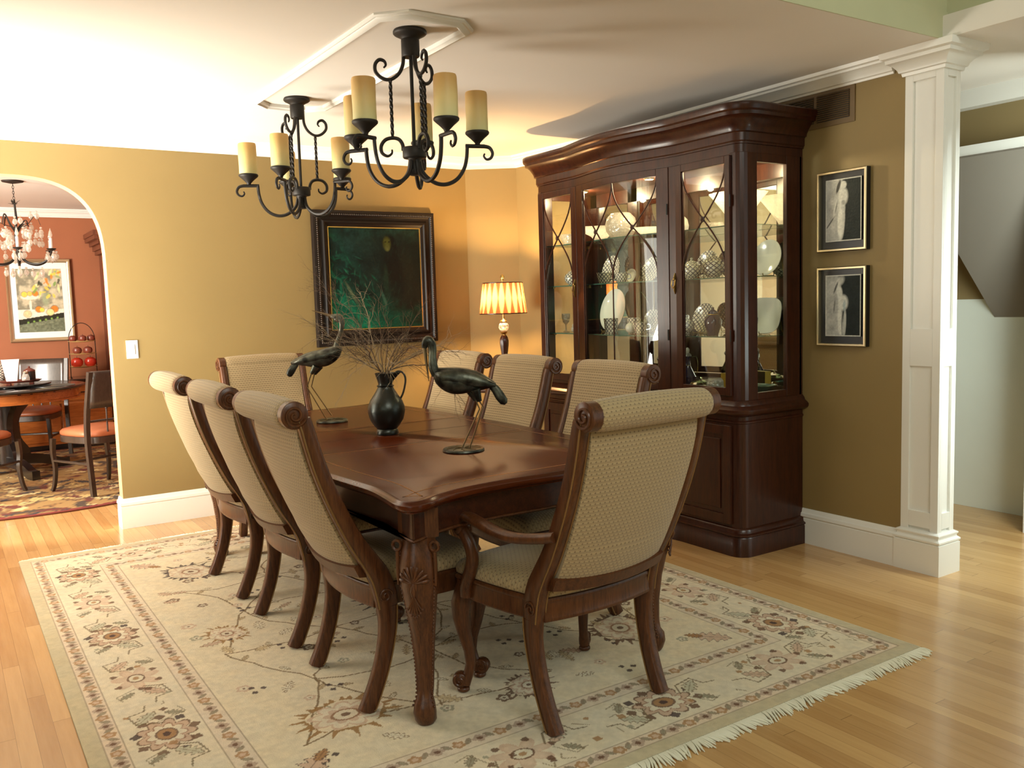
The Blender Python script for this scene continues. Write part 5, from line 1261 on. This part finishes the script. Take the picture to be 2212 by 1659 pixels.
for sx in (-1, 1):
    for i in range(64): g.ball((sx*(.481-.030), -.044, -.45+.9*i/63), .0062, 6, 4)
    for i in range(64): g.ball((-.45+.9*i/63, -.044, sx*(.484-.030)), .0062, 6, 4)
g.build('rope_bead', 'framelight', big)
g = MB(); frame_ring(g, .366, .369, [(0, .016), (0, .021), (.006, .021), (.006, .014)]); g.build('gilt_fillet', 'gold', big, smooth=False)
def green(c):
    h, w2 = c.ny, c.nx; n1 = vnoise(h, w2, 5, 1, 4)[..., None]; n2 = vnoise(h, w2, 14, 2, 4)[..., None]; n3 = vnoise(h, w2, 60, 9, 2)[..., None]
    X, Y = np.meshgrid(np.linspace(0, 1, w2), np.linspace(0, 1, h)); X = X[..., None]; Y = Y[..., None]
    base = srgb((12, 26, 26))*(1-n1)+srgb((26, 52, 46))*n1; c.c[:] = base*(.6+.8*n2)
    dk = np.clip((X-.45)*1.6, 0, 1); c.c[:] = c.c*(1-dk*.75)+srgb((20, 24, 16))*dk*.75
    tl = np.clip(1-Y/.55-X*.7+.7*(n2-.35), 0, 1)**1.3; c.c[:] = c.c*(1-tl*.9)+srgb((0, 118, 88))*tl*.9
    sw_ = np.sin(26*(X*.9+Y*.55+.25*n1)+5*n2); st = (np.clip(sw_-.35, 0, 1)*np.clip(1.05-X*1.6-Y*.8, 0, 1)); c.c[:] = c.c*(1-st)+srgb((30, 160, 120))*st
    bt = np.clip(.14-Y, 0, 1)*6*np.clip(.75-X, 0, 1)*(.4+n2); bt = np.clip(bt, 0, 1); c.c[:] = c.c*(1-bt)+srgb((10, 150, 108))*bt
    up = np.clip((Y-.86)*5, 0, 1)*np.clip(n2*2-.7, 0, 1)*.6; c.c[:] = c.c*(1-up)+srgb((36, 104, 84))*up
    bl = np.clip(1-np.hypot(X-.2, Y-.8)/.3, 0, 1)*.5; c.c[:] = c.c*(1-bl)+srgb((30, 74, 70))*bl*n2*1.6+c.c*bl*(1-n2)*0
    blob(c, .72, .62, .20, .36, (14, 16, 12), .85, 0, .6); blob(c, .645, .865, .085, .10, (10, 12, 8), .9)
    blob(c, .625, .845, .055, .085, (84, 88, 34), .8); blob(c, .63, .80, .035, .04, (104, 108, 56), .7); blob(c, .605, .86, .014, .008, (20, 22, 8), .9); blob(c, .65, .862, .014, .008, (20, 22, 8), .9); blob(c, .627, .82, .02, .006, (40, 44, 18), .8); blob(c, .70, .85, .03, .11, (12, 14, 10), .9, .3)
    blob(c, .60, .45, .035, .22, (30, 66, 50), .55); blob(c, .57, .30, .02, .10, (70, 130, 110), .5, .35); blob(c, .85, .6, .10, .28, (38, 46, 34), .4, .2)
    blob(c, .22, .36, .02, .16, (150, 160, 120), .35, .5)
    rn = random.Random(9)
    for k in range(260):
        x, y = rn.random(), rn.random(); lf = max(0, 1-x*1.2)*max(0, 1.1-y); a_ = .15+.6*lf*rn.random()
        cl = rn.choice([(0, 150, 105), (10, 120, 92), (60, 180, 140), (8, 60, 50)]) if lf > .25 else rn.choice([(30, 60, 52), (20, 30, 26), (60, 74, 50), (12, 16, 14), (30, 80, 66)])
        blob(c, x, y, rn.uniform(.02, .07), rn.uniform(.005, .014), cl, a_, rn.gauss(2.3 if x < .5 else 1.2, .5), .8)
    blob(c, .625, .845, .045, .075, (88, 92, 36), .7); blob(c, .63, .80, .03, .035, (110, 114, 60), .6); blob(c, .61, .86, .012, .008, (16, 18, 8), .9); blob(c, .65, .862, .012, .008, (16, 18, 8), .9)
    c.c *= (.55+.5*n3)*.8
art(.730, .734, .0038, green, 'canvas', big, .016, 'oil')
def figure(c, seed, flip):
    h, w2 = c.ny, c.nx; n1 = vnoise(h, w2, 7, seed, 4)[..., None]; n2 = vnoise(h, w2, 40, seed+1, 3)[..., None]
    X, Y = np.meshgrid(np.linspace(0, 1, w2), np.linspace(0, 1, h)); X = X[..., None]; Y = Y[..., None]
    lw = np.clip((.50-X+.10*(n1-.5)+(.0 if not flip else .12*(.5-Y)))*14, 0, 1)
    c.c[:] = srgb((34, 40, 38))*(1-lw)+srgb((172, 172, 166))*lw; c.c *= (.65+.7*n1)
    W = (214, 214, 204)
    if not flip:
        blob(c, .50, .90, .10, .07, W, .9, 0, .3); blob(c, .36, .88, .05, .15, (30, 28, 26), .9, -.5, .4); blob(c, .49, .72, .16, .17, W, .85, .1, .35); blob(c, .44, .54, .13, .15, (196, 196, 188), .85, 0, .35)
        blob(c, .42, .28, .10, .30, W, .9, 0, .3); blob(c, .50, .30, .05, .28, (190, 190, 182), .8, -.1, .3); blob(c, .27, .52, .05, .20, (206, 206, 198), .7, -.3); blob(c, .30, .55, .02, .14, (60, 60, 56), .7, -.35); blob(c, .50, .62, .07, .05, (120, 118, 110), .6); blob(c, .12, .30, .02, .22, (50, 50, 48), .8, -.9)
    else:
        blob(c, .42, .90, .16, .09, W, .6, .4, .5); blob(c, .30, .80, .03, .15, (30, 30, 30), .8, -.6); blob(c, .50, .55, .17, .15, W, .9, .1, .35); blob(c, .40, .72, .10, .14, W, .85, .3, .4); blob(c, .54, .50, .05, .12, (120, 150, 160), .5)
        blob(c, .42, .25, .08, .28, W, .85, .08, .3); blob(c, .55, .22, .05, .26, (196, 198, 190), .8, -.06, .3); blob(c, .47, .20, .015, .20, (40, 40, 40), .8); blob(c, .26, .50, .03, .14, (90, 90, 86), .7, -.2)
    ed = (np.minimum(np.minimum(X, 1-X)*c.w, np.minimum(Y, 1-Y)*c.h) < .006); c.c[ed[..., 0]] = srgb((200, 200, 190))
    c.c *= (.8+.4*n2)
for z, nm, fl in ((1.781, 'black and white figure painting in thin gold frame, upper of two by the column', False), (1.295, 'black and white figure painting in thin gold frame, lower of two by the column', True)):
    t = thing('framed_art', nm, 'painting', (3.925, 2.872, z), -PI/2, 'pair of small figure paintings')
    g = MB(); frame_ring(g, .146, .203, [(0, 0), (0, .032), (.003, .036), (.011, .036), (.013, .030), (.013, .0)]); g.build('frame', 'champagne', t, smooth=False)
    g = MB(); frame_ring(g, .1466, .2036, [(0, .001), (0, .031)]); g.build('frame_side', 'black', t, smooth=False)
    MB().bx(-.134, .134, -.014, -.002, -.191, .191).build('backing', 'black', t, smooth=False)
    art(.212, .314, .0022, lambda c, s_=int(z*10), f_=fl: figure(c, s_, f_), 'canvas', t, .022, 'oil').location = (.006, 0, .004)
    MB().bx(-.100, .112, -.0215, -.014, -.153, .161).build('stretcher', 'black', t, smooth=False)

# ================================================================== corner table with lit lamp
ct = thing('corner_table', 'dark cherry round table in the far corner under the lamp', 'table', (3.43, 5.42, 0))
MB().lathe([(0, .735), (.27, .735), (.285, .742), (.29, .750), (.285, .760), (.27, .763), (0, .763)], 40).build('top', 'cherry', ct, angle=35)
MB().lathe([(.06, .12), (.045, .2), (.03, .3), (.05, .45), (.035, .6), (.07, .735)], 20).build('pedestal', 'cherry', ct)
for k in range(3):
    a = k*2*PI/3+.5; MB().tube(catmull([(.03*math.cos(a), .03*math.sin(a), .2), (.12*math.cos(a), .12*math.sin(a), .16), (.22*math.cos(a), .22*math.sin(a), .05), (.27*math.cos(a), .27*math.sin(a), .018)], 4), .018, 8).build('leg', 'cherry', ct)
lp = thing('table_lamp', 'lit table lamp with pleated shade and crystal ball stem in the far corner', 'lamp', (3.466, 5.42, .763))
ZS = -.763
MB().lathe([(0, 0), (.062, 0), (.064, .012), (.045, .022), (.026, .035), (.016, .060), (.014, .14), (.018, .20), (.024, .24), (.031, .29), (.032, .325), (.026, .352), (.016, .366), (0, .367)], 28, wob=lambda a, z: 1+.05*math.cos(8*a)*(1 if .07 < z < .36 else 0)).build('base', 'cherry', lp)
MB().lathe([(.016, .364), (.014, .372), (.026, .386), (.028, .390), (.020, .394), (0, .395)], 24).build('collar', 'brass', lp)
MB().ball((0, 0, .428), .037, 24, 14).build('crystal_ball', 'crystal', lp)
MB().lathe([(0, .462), (.022, .462), (.026, .468), (.016, .476), (.008, .484), (.007, .56), (0, .56)], 20).build('neck', 'brass', lp)
b0_, b1_, r0_, r1_ = 1.288+ZS, 1.508+ZS, .172, .143
g = MB(); seg = 240; nz_ = 10; V = []; PL = []
for j in range(nz_+1):
    v = j/nz_; z = b0_+(b1_-b0_)*v; r_ = r0_+(r1_-r0_)*v
    for k in range(seg):
        a = 2*PI*k/seg; q = 40*a/2; gth = 1-abs(2*v-1.0); V.append(((r_+.0022*math.sin(2*q))*math.cos(a), (r_+.0022*math.sin(2*q))*math.sin(a), z))
        ph = (a/(2*PI)*20) % 1; dd_ = min(ph, 1-ph)*2; open_ = .22+.62*gth; PL.append(min(1, max(0, (dd_-open_)*4+.35)) if dd_ > open_-.1 else 0.0+.25*(abs(math.sin(20*a*2)) > .93))
g.add(V, [(j*seg+k, j*seg+(k+1) % seg, (j+1)*seg+(k+1) % seg, (j+1)*seg+k) for j in range(nz_) for k in range(seg)])
shd = g.build('lamp_shade', 'shade', lp, angle=180)
at_ = shd.data.attributes.new('pleat', 'FLOAT', 'POINT'); at_.data.foreach_set('value', PL)
for z, r_ in ((b0_, r0_), (b1_, r1_)): MB().tube([(r_*math.cos(2*PI*k/40), r_*math.sin(2*PI*k/40), z) for k in range(41)], .004, 6).build('shade_trim', 'cherry', lp)
MB().tube([(0, 0, .49), (0, 0, b1_+.03)], .003, 6).lathe([(0, b1_+.02), (.008, b1_+.02), (.008, b1_+.032), (.015, b1_+.036), (.013, b1_+.050), (.004, b1_+.062), (0, b1_+.066)], 14).build('finial', 'brass', lp)
MB().ball((.03, 0, .60), .028, 14, 9, (1, 1, 1.3)).build('bulb', 'bulb', lp)
g = MB()
for k in range(3): a = 2*PI*k/3; g.tube([(0, 0, b1_-.005), (r1_*math.cos(a), r1_*math.sin(a), b1_-.002)], .0015, 4)
g.build('spider', 'brass', lp)
point('lamp_glow', (3.466, 5.42, 1.395), 95, (1.0, .60, .24), .035)
o = MB().lathe([(0, 0), (.03, 0), (.034, .02), (.030, .05), (.022, .07), (.020, .07), (.027, .05), (.030, .02), (0, .006)], 24).build('glass_jar', 'crystal'); o.location = (3.28, 5.30, .7635); tag(o, 'small clear glass jar on the corner table beside the lamp', 'jar')

# ================================================================== breakfast room through the arch
KT = thing('round_table', 'round maple breakfast table with black top and black pedestal, seen through the arch', 'table', (.42, 8.72, RZ+.001))
MB().lathe([(0, .728), (.64, .728), (.66, .735), (.665, .745), (.655, .755), (.64, .758), (0, .758)], 56).build('tabletop', 'ebony', KT, angle=35)
MB().lathe([(.60, .640), (.615, .642), (.615, .655), (.605, .66), (.605, .715), (.62, .722), (.62, .728), (.60, .728)], 56).build('apron', 'korange', KT, angle=35)
MB().lathe([(0, .729), (.62, .729), (.62, .720), (0, .70)], 40).build('underframe', 'ebony', KT, angle=35)
g = MB()
for k in range(4):
    a = k*PI/2+.35; R_ = Matrix.Rotation(a, 3, 'Z')
    q = catmull([(.26, .70), (.24, .62), (.15, .52), (.115, .42), (.13, .30), (.19, .20), (.20, .12)], 4)
    V = []
    for p in q:
        for y, w3 in ((-.025, 0), (.025, 0)): V += [R_ @ Vector((.04, y, p.y)), R_ @ Vector((p.x, y, p.y))]
    n = len(q); g.add(V, [(i*4+0, i*4+1, (i+1)*4+1, (i+1)*4+0) for i in range(n-1)]+[(i*4+3, i*4+2, (i+1)*4+2, (i+1)*4+3) for i in range(n-1)]+[(i*4+1, i*4+3, (i+1)*4+3, (i+1)*4+1) for i in range(n-1)])
g.lathe([(.08, .10), (.075, .4), (.08, .71)], 16)
g.build('pedestal', 'ebony', KT, angle=35)
for k in range(4):
    a = k*PI/2+.35; R_ = Matrix.Rotation(a, 3, 'Z'); q = catmull([(.03, .13), (.22, .12), (.36, .085), (.47, .045), (.53, .045)], 4); g = MB(); V = []
    for p in q: V += [R_ @ Vector((p.x, -.032, max(0, p.y-.055))), R_ @ Vector((p.x, .032, max(0, p.y-.055))), R_ @ Vector((p.x, .032, p.y+.03)), R_ @ Vector((p.x, -.032, p.y+.03))]
    n = len(q); g.add(V, [(i*4+j, i*4+(j+1) % 4, (i+1)*4+(j+1) % 4, (i+1)*4+j) for i in range(n-1) for j in range(4)]+[(3, 2, 1, 0), tuple((n-1)*4+j for j in range(4))]); g.bx(0, 0, 0, 0, 0, 0) if False else None
    g.build('foot', 'ebony', KT, angle=40)
def kchair():
    t = thing('dining_chair', 'x', 'chair', group='panel-back chairs around the breakfast table')
    for s_ in (-1, 1):
        q = catmull([(0, -.015, 0), (0, .0, .2), (0, .012, .42), (0, -.005, .62), (0, -.045, .80), (0, -.075, .935)], 4)
        MB().tube([(s_*.235, p.y, p.z) for p in q], [.024]*len(q), 4, flat=(.9, 1.0)).build('back_leg', 'kchair', t, angle=40)
        q = catmull([(s_*.225, .47, .41), (s_*.23, .475, .30), (s_*.228, .462, .18), (s_*.232, .478, .06), (s_*.24, .50, 0)], 4)
        MB().tube(q, [.023-.008*i/len(q) for i in range(len(q))], 4).build('front_leg', 'kchair', t, angle=40)
    g = MB(); g.grid(lambda u, v: ((u-.5)*.46, -.022+(-.030*math.sin(PI*u))-.052*v-.012, .66+.275*v), 10, 5)
    o = g.build('back_panel', 'kchair', t); so = o.modifiers.new('thick', 'SOLIDIFY'); so.thickness = .022
    q = catmull([(-.225, -.045, .56), (0, -.06, .56), (.225, -.045, .56)], 5); q = [(x, y+.05, z) for x, y, z in q]
    MB().tube(q, .010, 6).build('cross_rail', 'kchair', t)
    g = MB()
    for x in (-.08, 0, .08): g.tube([(x, -.008, .46), (x, -.012, .65)], .007, 6).ball((x, -.012, .655), .012, 8, 5)
    g.build('spindle', 'kchair', t)
    def out(k): return [((.235+.012*math.cos(a))*math.copysign(abs(math.cos(a))**.6, math.cos(a))*k, .235+.255*math.copysign(abs(math.sin(a))**.6, math.sin(a))*k) for a in [2*PI*i/36 for i in range(36)]]
    def rg(prof): 
        V = []; 
        for k, z in prof: V += [(x, y, z) for x, y in out(k)]
        m_ = len(prof); return MB().add(V, [(i*36+j, i*36+(j+1) % 36, (i+1)*36+(j+1) % 36, (i+1)*36+j) for i in range(m_-1) for j in range(36)]+[tuple(range(35, -1, -1)), tuple((m_-1)*36+j for j in range(36))])
    rg([(.97, .385), (.99, .39), (.99, .435), (.96, .44)]).build('seat_rail', 'kchair', t, angle=40)
    rg([(.97, .438), (1.0, .45), (.99, .468), (.93, .482), (.75, .494), (.4, .500), (.1, .501)]).build('seat', 'leather', t, angle=80)
    MB().tube([(-.235, .0, .24), (-.235, .46, .24)], .010, 6).tube([(.235, .0, .24), (.235, .46, .24)], .010, 6).tube([(-.235, .23, .24), (.235, .23, .24)], .010, 6).build('stretcher', 'kchair', t)
    return t
def face(dx, dy): return math.atan2(-dx, dy)
k0 = kchair(); k0.location = (1.095, 7.265, RZ+.001); k0.rotation_euler = (0, 0, face(-.436, .90)); k0['label'] = 'dark wooden chair with tan leather seat, right of the breakfast table nearest the arch'
GK = 'panel-back chairs around the breakfast table'
dup(k0, (-.02, 7.56, RZ+.001), face(.66, .75), 'dark wooden chair with tan leather seat, left of the breakfast table, partly cut off', GK)
dup(k0, (.80, 9.66, RZ+.001), face(-.42, -.9), 'dark wooden chair behind the breakfast table, its back to the fruit stand', GK)
dup(k0, (-.30, 9.30, RZ+.001), face(.75, -.65), 'dark wooden chair at the far left of the breakfast table', GK)
KTZ = RZ+.001+.7585
ls = thing('lazy_susan', 'black round turntable on the breakfast table', 'turntable', (.50, 8.62, KTZ))
MB().lathe([(0, 0), (.12, 0), (.12, .012), (.30, .014), (.305, .022), (.30, .028), (0, .028)], 44).build('disc', 'ebony', ls, angle=35)
LZ = KTZ+.0285
tr = thing('serving_tray', 'red-brown footed wooden tray on the black turntable', 'tray', (.56, 8.52, LZ))
MB().lathe([(0, .016), (.14, .016), (.165, .030), (.168, .034), (.160, .034), (.138, .022), (0, .022)], 32, sx=1.0, sy=.7).build('dish', 'tray', tr, angle=40)
g = MB()
for k in range(4): a = k*PI/2+.7; g.box((.12*math.cos(a), .075*math.sin(a), .008), (.03, .02, .016))
g.build('feet', 'tray', tr, smooth=False)
o = MB().prism([(-.035, -.02), (.035, -.02), (.040, .02), (-.040, .02)], 0, .19).build('napkin_holder', 'napkin', None, smooth=False); o.data.transform(Matrix.Scale(1, 4))
for v in o.data.vertices: v.co.x *= (1+4*v.co.z)
o.location = (.50, 8.50, LZ+.023); tag(o, 'white folded paper napkins standing in the wooden tray', 'napkins')
t = thing('salt_shaker', 'clear glass shaker with steel top in the wooden tray', 'shaker', (.60, 8.47, LZ+.023))
MB().lathe([(0, 0), (.028, 0), (.030, .03), (.020, .065), (0, .066)], 18).build('body', 'crystal', t); MB().lathe([(.021, .064), (.023, .075), (.015, .085), (0, .087)], 18).build('cap', 'silver', t)
t = thing('condiment_jar', 'dark jar with red-brown domed lid in the wooden tray', 'jar', (.635, 8.53, LZ+.023))
MB().lathe([(0, 0), (.042, 0), (.045, .02), (.045, .075), (.04, .082), (0, .082)], 20).build('body', 'black', t); MB().lathe([(.046, .080), (.044, .090), (.02, .105), (.006, .110), (.010, .12), (0, .124)], 20).build('lid', 'tray', t)
for i, (x, y) in enumerate(((.33, 8.25), (.80, 8.45))):
    o = MB().lathe([(0, 0), (.17, 0), (.17, .003), (0, .0032)], 40).build('place_mat', 'black'); o.location = (x, y, KTZ+.0002 if False else KTZ); tag(o, 'round black place mat on the near side of the breakfast table' if i == 0 else 'round black place mat on the right side of the breakfast table', 'place mat')
# sideboard with fruit stand
sb_ = thing('sideboard', 'orange-brown wooden sideboard with black top along the red wall', 'sideboard', (.55, 10.22, 0))
MB().bx(-1.5, .94, -.25, .25, .68, .715).build('top', 'ebony', sb_, smooth=False, bevel=.004)
MB().bx(-1.46, .93, -.22, .24, .06, .68).build('body', 'korange', sb_, smooth=False)
for k in range(5):
    x0 = -1.44+k*.475; d = MB().bx(x0, x0+.455, -.236, -.22, .50, .66).build('drawer', 'korange', sb_, smooth=False, bevel=.003); MB().tube([(x0+.18, -.255, .58), (x0+.27, -.255, .58)], .006, 6).build('pull', 'ebony', d)
    d = MB().bx(x0, x0+.455, -.236, -.22, .09, .48).build('door', 'korange', sb_, smooth=False, bevel=.003)
MB().bx(-1.46, .93, -.20, .24, 0, .06).build('kick', 'ebony', sb_, smooth=False)
STX, STY, STZ = 1.262, 10.17, .7155
st = thing('fruit_stand', 'three-tier black wire stand with gold-rimmed plates on the sideboard', 'stand', (STX, STY, STZ))
q = [(.125*math.cos(a), 0, .39+.18*math.sin(a)) for a in [PI*i/16 for i in range(17)]]
MB().tube([(.125, 0, 0)]+q+[(-.125, 0, 0)], .004, 6).tube([(-.12, -.06, .002), (-.12, .06, .002)], .004, 5).tube([(.12, -.06, .002), (.12, .06, .002)], .004, 5).build('wire_hoop', 'iron', st)
for z in (.115, .250, .380):
    MB().lathe([(0, z-.010), (.06, z-.010), (.132, z), (.136, z+.004), (.130, z+.005), (.06, z-.004), (0, z-.004)], 32).build('tier_plate', 'cream_dish', st, angle=50)
GF = 'fruit on the three-tier stand'
fr0 = None
for tier, z in (('bottom', .115), ('middle', .250), ('top', .380)):
    xs_f = {'bottom': [(-.064, .0), (.064, .01)], 'middle': [(-.055, 0), (.046, -.01)], 'top': [(-.088, .01), (.0, -.03), (.084, .01)]}[tier]
    for i, (x, y) in enumerate(xs_f):
        r_ = .060 if tier == 'bottom' else (.046 if tier == 'middle' else .040); pos = ['left', 'right'] if len(xs_f) == 2 else ['left', 'centre', 'right']
        t = thing('pomegranate' if tier == 'bottom' else 'apple', ('shiny red fruit' if tier == 'bottom' else 'dark red fruit')+', %s one on the %s plate of the wire stand' % (pos[i], tier), 'fruit', (STX+x, STY+y-.03, STZ+z-.003), 0, GF)
        MB().lathe([(0, .006*r_/.04), (r_*.5, 0), (r_*.9, r_*.4), (r_, r_*.9), (r_*.85, r_*1.35), (r_*.4, r_*1.62), (0, r_*1.5)], 18).build('flesh', 'apple' if tier == 'bottom' else 'plum', t); MB().tube([(0, 0, r_*1.5), (.003, 0, r_*1.9)], .0025, 5).build('stem', 'iron', t)
t = thing('ginger_jar', 'white patterned round jar on the sideboard at the left edge', 'jar', (.47, 10.15, STZ))
MB().lathe([(0, 0), (.05, 0), (.08, .05), (.095, .11), (.08, .17), (.045, .20), (0, .202)], 26, uvs=True).build('body', 'lattice', t); MB().lathe([(.046, .199), (.04, .215), (.01, .228), (0, .24)], 18).build('lid', 'white', t)
hu = thing('corner_hutch', 'tall terracotta-brown hutch with stepped cornice right of the kitchen picture', 'hutch', (1.86, 10.2, 0))
MB().bx(-.33, .5, -.28, .28, 0, 2.0).build('body', 'hutchwood', hu, smooth=False)
g = MB()
for i, (o_, z) in enumerate(((.0, 2.0), (.02, 2.04), (.05, 2.09), (.09, 2.13), (.10, 2.17))): g.bx(-.37-o_, .5, -.30-o_, .28, z+.001, z+.05)
g.build('cornice', 'hutchwood', hu, smooth=False)
MB().bx(-.30, .45, -.29, -.28, .9, 1.9).build('door_panel', 'hutchwood', hu, smooth=False, bevel=.004)
# kitchen picture
kp = thing('framed_print', 'framed fruit and flowers still life in a silver frame on the red wall', 'picture', (.936, 10.498, 1.533))
g = MB(); frame_ring(g, .305, .430, [(0, 0), (0, .03), (.006, .036), (.02, .034), (.034, .026), (.038, .018), (.038, .004)]); g.build('frame', 'champagne', kp, angle=25)
MB().bx(-.268, .268, -.012, -.002, -.393, .393).build('mat_board', 'napkin', kp, smooth=False)
def still(c):
    n1 = vnoise(c.ny, c.nx, 8, 4, 4)[..., None]; n2 = vnoise(c.ny, c.nx, 40, 6, 3)[..., None]
    c.c[:] = srgb((196, 188, 160)); Y = np.linspace(0, 1, c.ny)[:, None, None]; X = np.linspace(0, 1, c.nx)[None, :, None]
    m_ = np.clip((n1-.42)*5, 0, 1)*(Y > .34); c.c[:] = c.c*(1-m_*.7)+srgb((84, 88, 76))*m_*.7
    tb_ = ((Y < .36) & (Y > .16+.1*X)); c.c[:] = np.where(tb_, srgb((232, 226, 204)), c.c); lo = Y <= .16+.1*X; c.c[:] = np.where(lo, srgb((110, 118, 96))*(.6+.8*n2), c.c)
    bd_ = (Y < .20+.1*X) & (Y > .12+.1*X); c.c[:] = np.where(bd_, srgb((40, 44, 36)), c.c)
    for k in range(6): blob(c, .2+k*.13, .155+.013*k, .03, .02, (130, 170, 80), .9)
    YL, OR, GN, DKG = (226, 200, 84), (214, 128, 44), (110, 150, 70), (50, 56, 40)
    blob(c, .62, .52, .10, .15, (150, 160, 130), .9); blob(c, .28, .42, .03, .10, (225, 225, 205), .95, 0, .2); blob(c, .28, .56, .22, .05, (232, 228, 206), .95, 0, .2)
    for x, y, r_, cl in ((.16, .60, .07, YL), (.28, .61, .06, (232, 196, 96)), (.40, .61, .07, OR), (.45, .36, .08, OR), (.52, .35, .06, YL), (.80, .36, .09, OR), (.70, .31, .09, (232, 214, 150)), (.20, .29, .09, (220, 200, 150))): blob(c, x, y, r_*1.15, r_*.75, DKG, .6, 0, .15); blob(c, x, y, r_, r_*.65, cl, .95, 0, .2)
    rn = random.Random(2)
    for k in range(34): blob(c, rn.uniform(.35, .98), rn.uniform(.56, .97), rn.uniform(.03, .09), rn.uniform(.012, .035), rn.choice([YL, YL, GN, OR, (236, 226, 170), DKG, (150, 170, 110)]), .85, rn.random()*3, .25)
    c.c *= (.8+.4*n2)
art(.425, .66, .006, still, 'print_face', kp, .0135, 'print')
# crystal chandelier
kc_ = thing('crystal_chandelier', 'dark bronze chandelier hung with crystal drops, seen through the arch', 'chandelier', (.615, 8.40, CZ))
MB().lathe([(0, 0), (.075, 0), (.07, -.010), (.02, -.022), (0, -.024)], 28).build('canopy', 'iron', kc_)
g = MB()
for k in range(6): 
    zc = -.03-k*.022; g.tube([(.006*math.cos(a)*(1 if k % 2 else .2), .006*math.cos(a)*(.2 if k % 2 else 1), zc+.014*math.sin(a)) for a in [i*PI/5 for i in range(11)]], .002, 5)
g.build('chain', 'iron', kc_)
g = MB().tube([(0, 0, -.15), (.005, 0, -.30), (-.008, .004, -.45), (.004, 0, -.62), (0, 0, -.72)], [.007, .009, .010, .016, .006], 8)
for k in range(6): a = k*PI/3; g.tube([(0, 0, -.19), (.04*math.cos(a), .04*math.sin(a), -.155-.03*(k % 2))], [.008, .001], 5, flat=(1.6, .5))
g.build('stem', 'iron', kc_)
leafs = MB(); rn = random.Random(5); drops = []
for k in range(6):
    a = k*PI/3+.45; ca, sa = math.cos(a), math.sin(a)
    q = catmull([(.01, -.60), (.06, -.665), (.14, -.685), (.21, -.655), (.245, -.600), (.250, -.575)], 5)
    ar = MB().tube([(p.x*ca, p.x*sa, p.y) for p in q], [.010-.004*i/len(q) for i in range(len(q))], 6).build('arm', 'iron', kc_)
    MB().lathe([(0, -.580), (.026, -.572), (.034, -.562), (.030, -.560), (0, -.566)], 14, (.250*ca, .250*sa, 0)).build('bobeche', 'iron', ar)
    MB().lathe([(0, -.566), (.011, -.566), (.011, -.475), (0, -.474)], 12, (.250*ca, .250*sa, 0)).build('candle_tube', 'napkin', ar)
    MB().lathe([(0, -.474), (.007, -.470), (.013, -.450), (.008, -.425), (.001, -.395), (0, -.394)], 12, (.250*ca, .250*sa, 0)).build('flame_bulb', 'crystal', ar)
    for j in range(5): b = j*2*PI/5; drops.append((.250*ca+.032*math.cos(b), .250*sa+.032*math.sin(b), -.60-.012*(j % 2)))
    q2 = catmull([(.01, -.42+.02*(k % 3)), (.07, -.36), (.13, -.33+.05*(k % 2)), (.16, -.36)], 4)
    MB().tube([(p.x*math.cos(a+.5), p.x*math.sin(a+.5), p.y) for p in q2], [.006-.004*i/len(q2) for i in range(len(q2))], 5, flat=(1.8, .6)).build('leaf_branch', 'iron', kc_)
    for f_ in (.09, .13, .16): drops.append((f_*math.cos(a+.5), f_*math.sin(a+.5), -.39-.04*rn.random())); drops.append((f_*.9*math.cos(a+.6), f_*.9*math.sin(a+.6), -.47-.05*rn.random()))
    for f_ in (.05, .10, .17): drops.append((f_*ca, f_*sa, -.72-.02*rn.random()))
for k in range(18): a = k*2.4; drops.append((.10*math.cos(a)*(1+.4*(k % 3)), .10*math.sin(a)*(1+.4*(k % 3)), -.26-.028*(k % 13)))
for x, y, z in drops:
    MB().lathe([(0, -.056), (.014, -.042), (.018, -.026), (.011, -.006), (0, 0)], 7, (x, y, z)).ball((x, y, z+.010), .009, 6, 4).build('crystal_drop', 'crystal', kc_, angle=5)
kc_.scale = (1.12, 1.12, 1.0)
# low cupboard glimpsed behind the right chair: glass-front cupboard
o = tag(MB().bx(1.55, 2.3, 9.85, 9.9, 0, .6).build('cupboard', 'korange', None, smooth=False), 'low orange-brown cupboard beside the hutch behind the right chair', 'cupboard')
# garden greenery outside the windows (seen only in the mirror)
for i, (x, y, s_, h_) in enumerate([(-4.5, 3.2, 1.2, 2.0), (-5.0, 6.0, 1.6, 2.6), (-4.2, 0.2, 1.3, 2.4), (-5.5, 8.6, 1.5, 2.2)]):
    rn = random.Random(i); g = MB()
    for k in range(60): g.ball((rn.gauss(0, s_*.35), rn.gauss(0, s_*.35), h_*(.3+.7*rn.random())), .16+.2*rn.random(), 6, 4)
    t = thing('garden_shrub', ['leafy shrub outside the garden door', 'leafy shrub outside beyond the far wall corner', 'leafy shrub outside the foyer side window', 'leafy shrub outside the breakfast room window'][i], 'shrub', (x, y, 0)); g.build('foliage', 'hearth', t); MB().tube([(0, 0, 0), (0, 0, h_*.5)], .05, 6).build('trunk', 'twig', t)
struct('ground_outside', MB().bx(-14, -1.75, -8, 14, -.3, -.2), mat('paving_outside', (.45, .44, .38), .8), smooth=False)
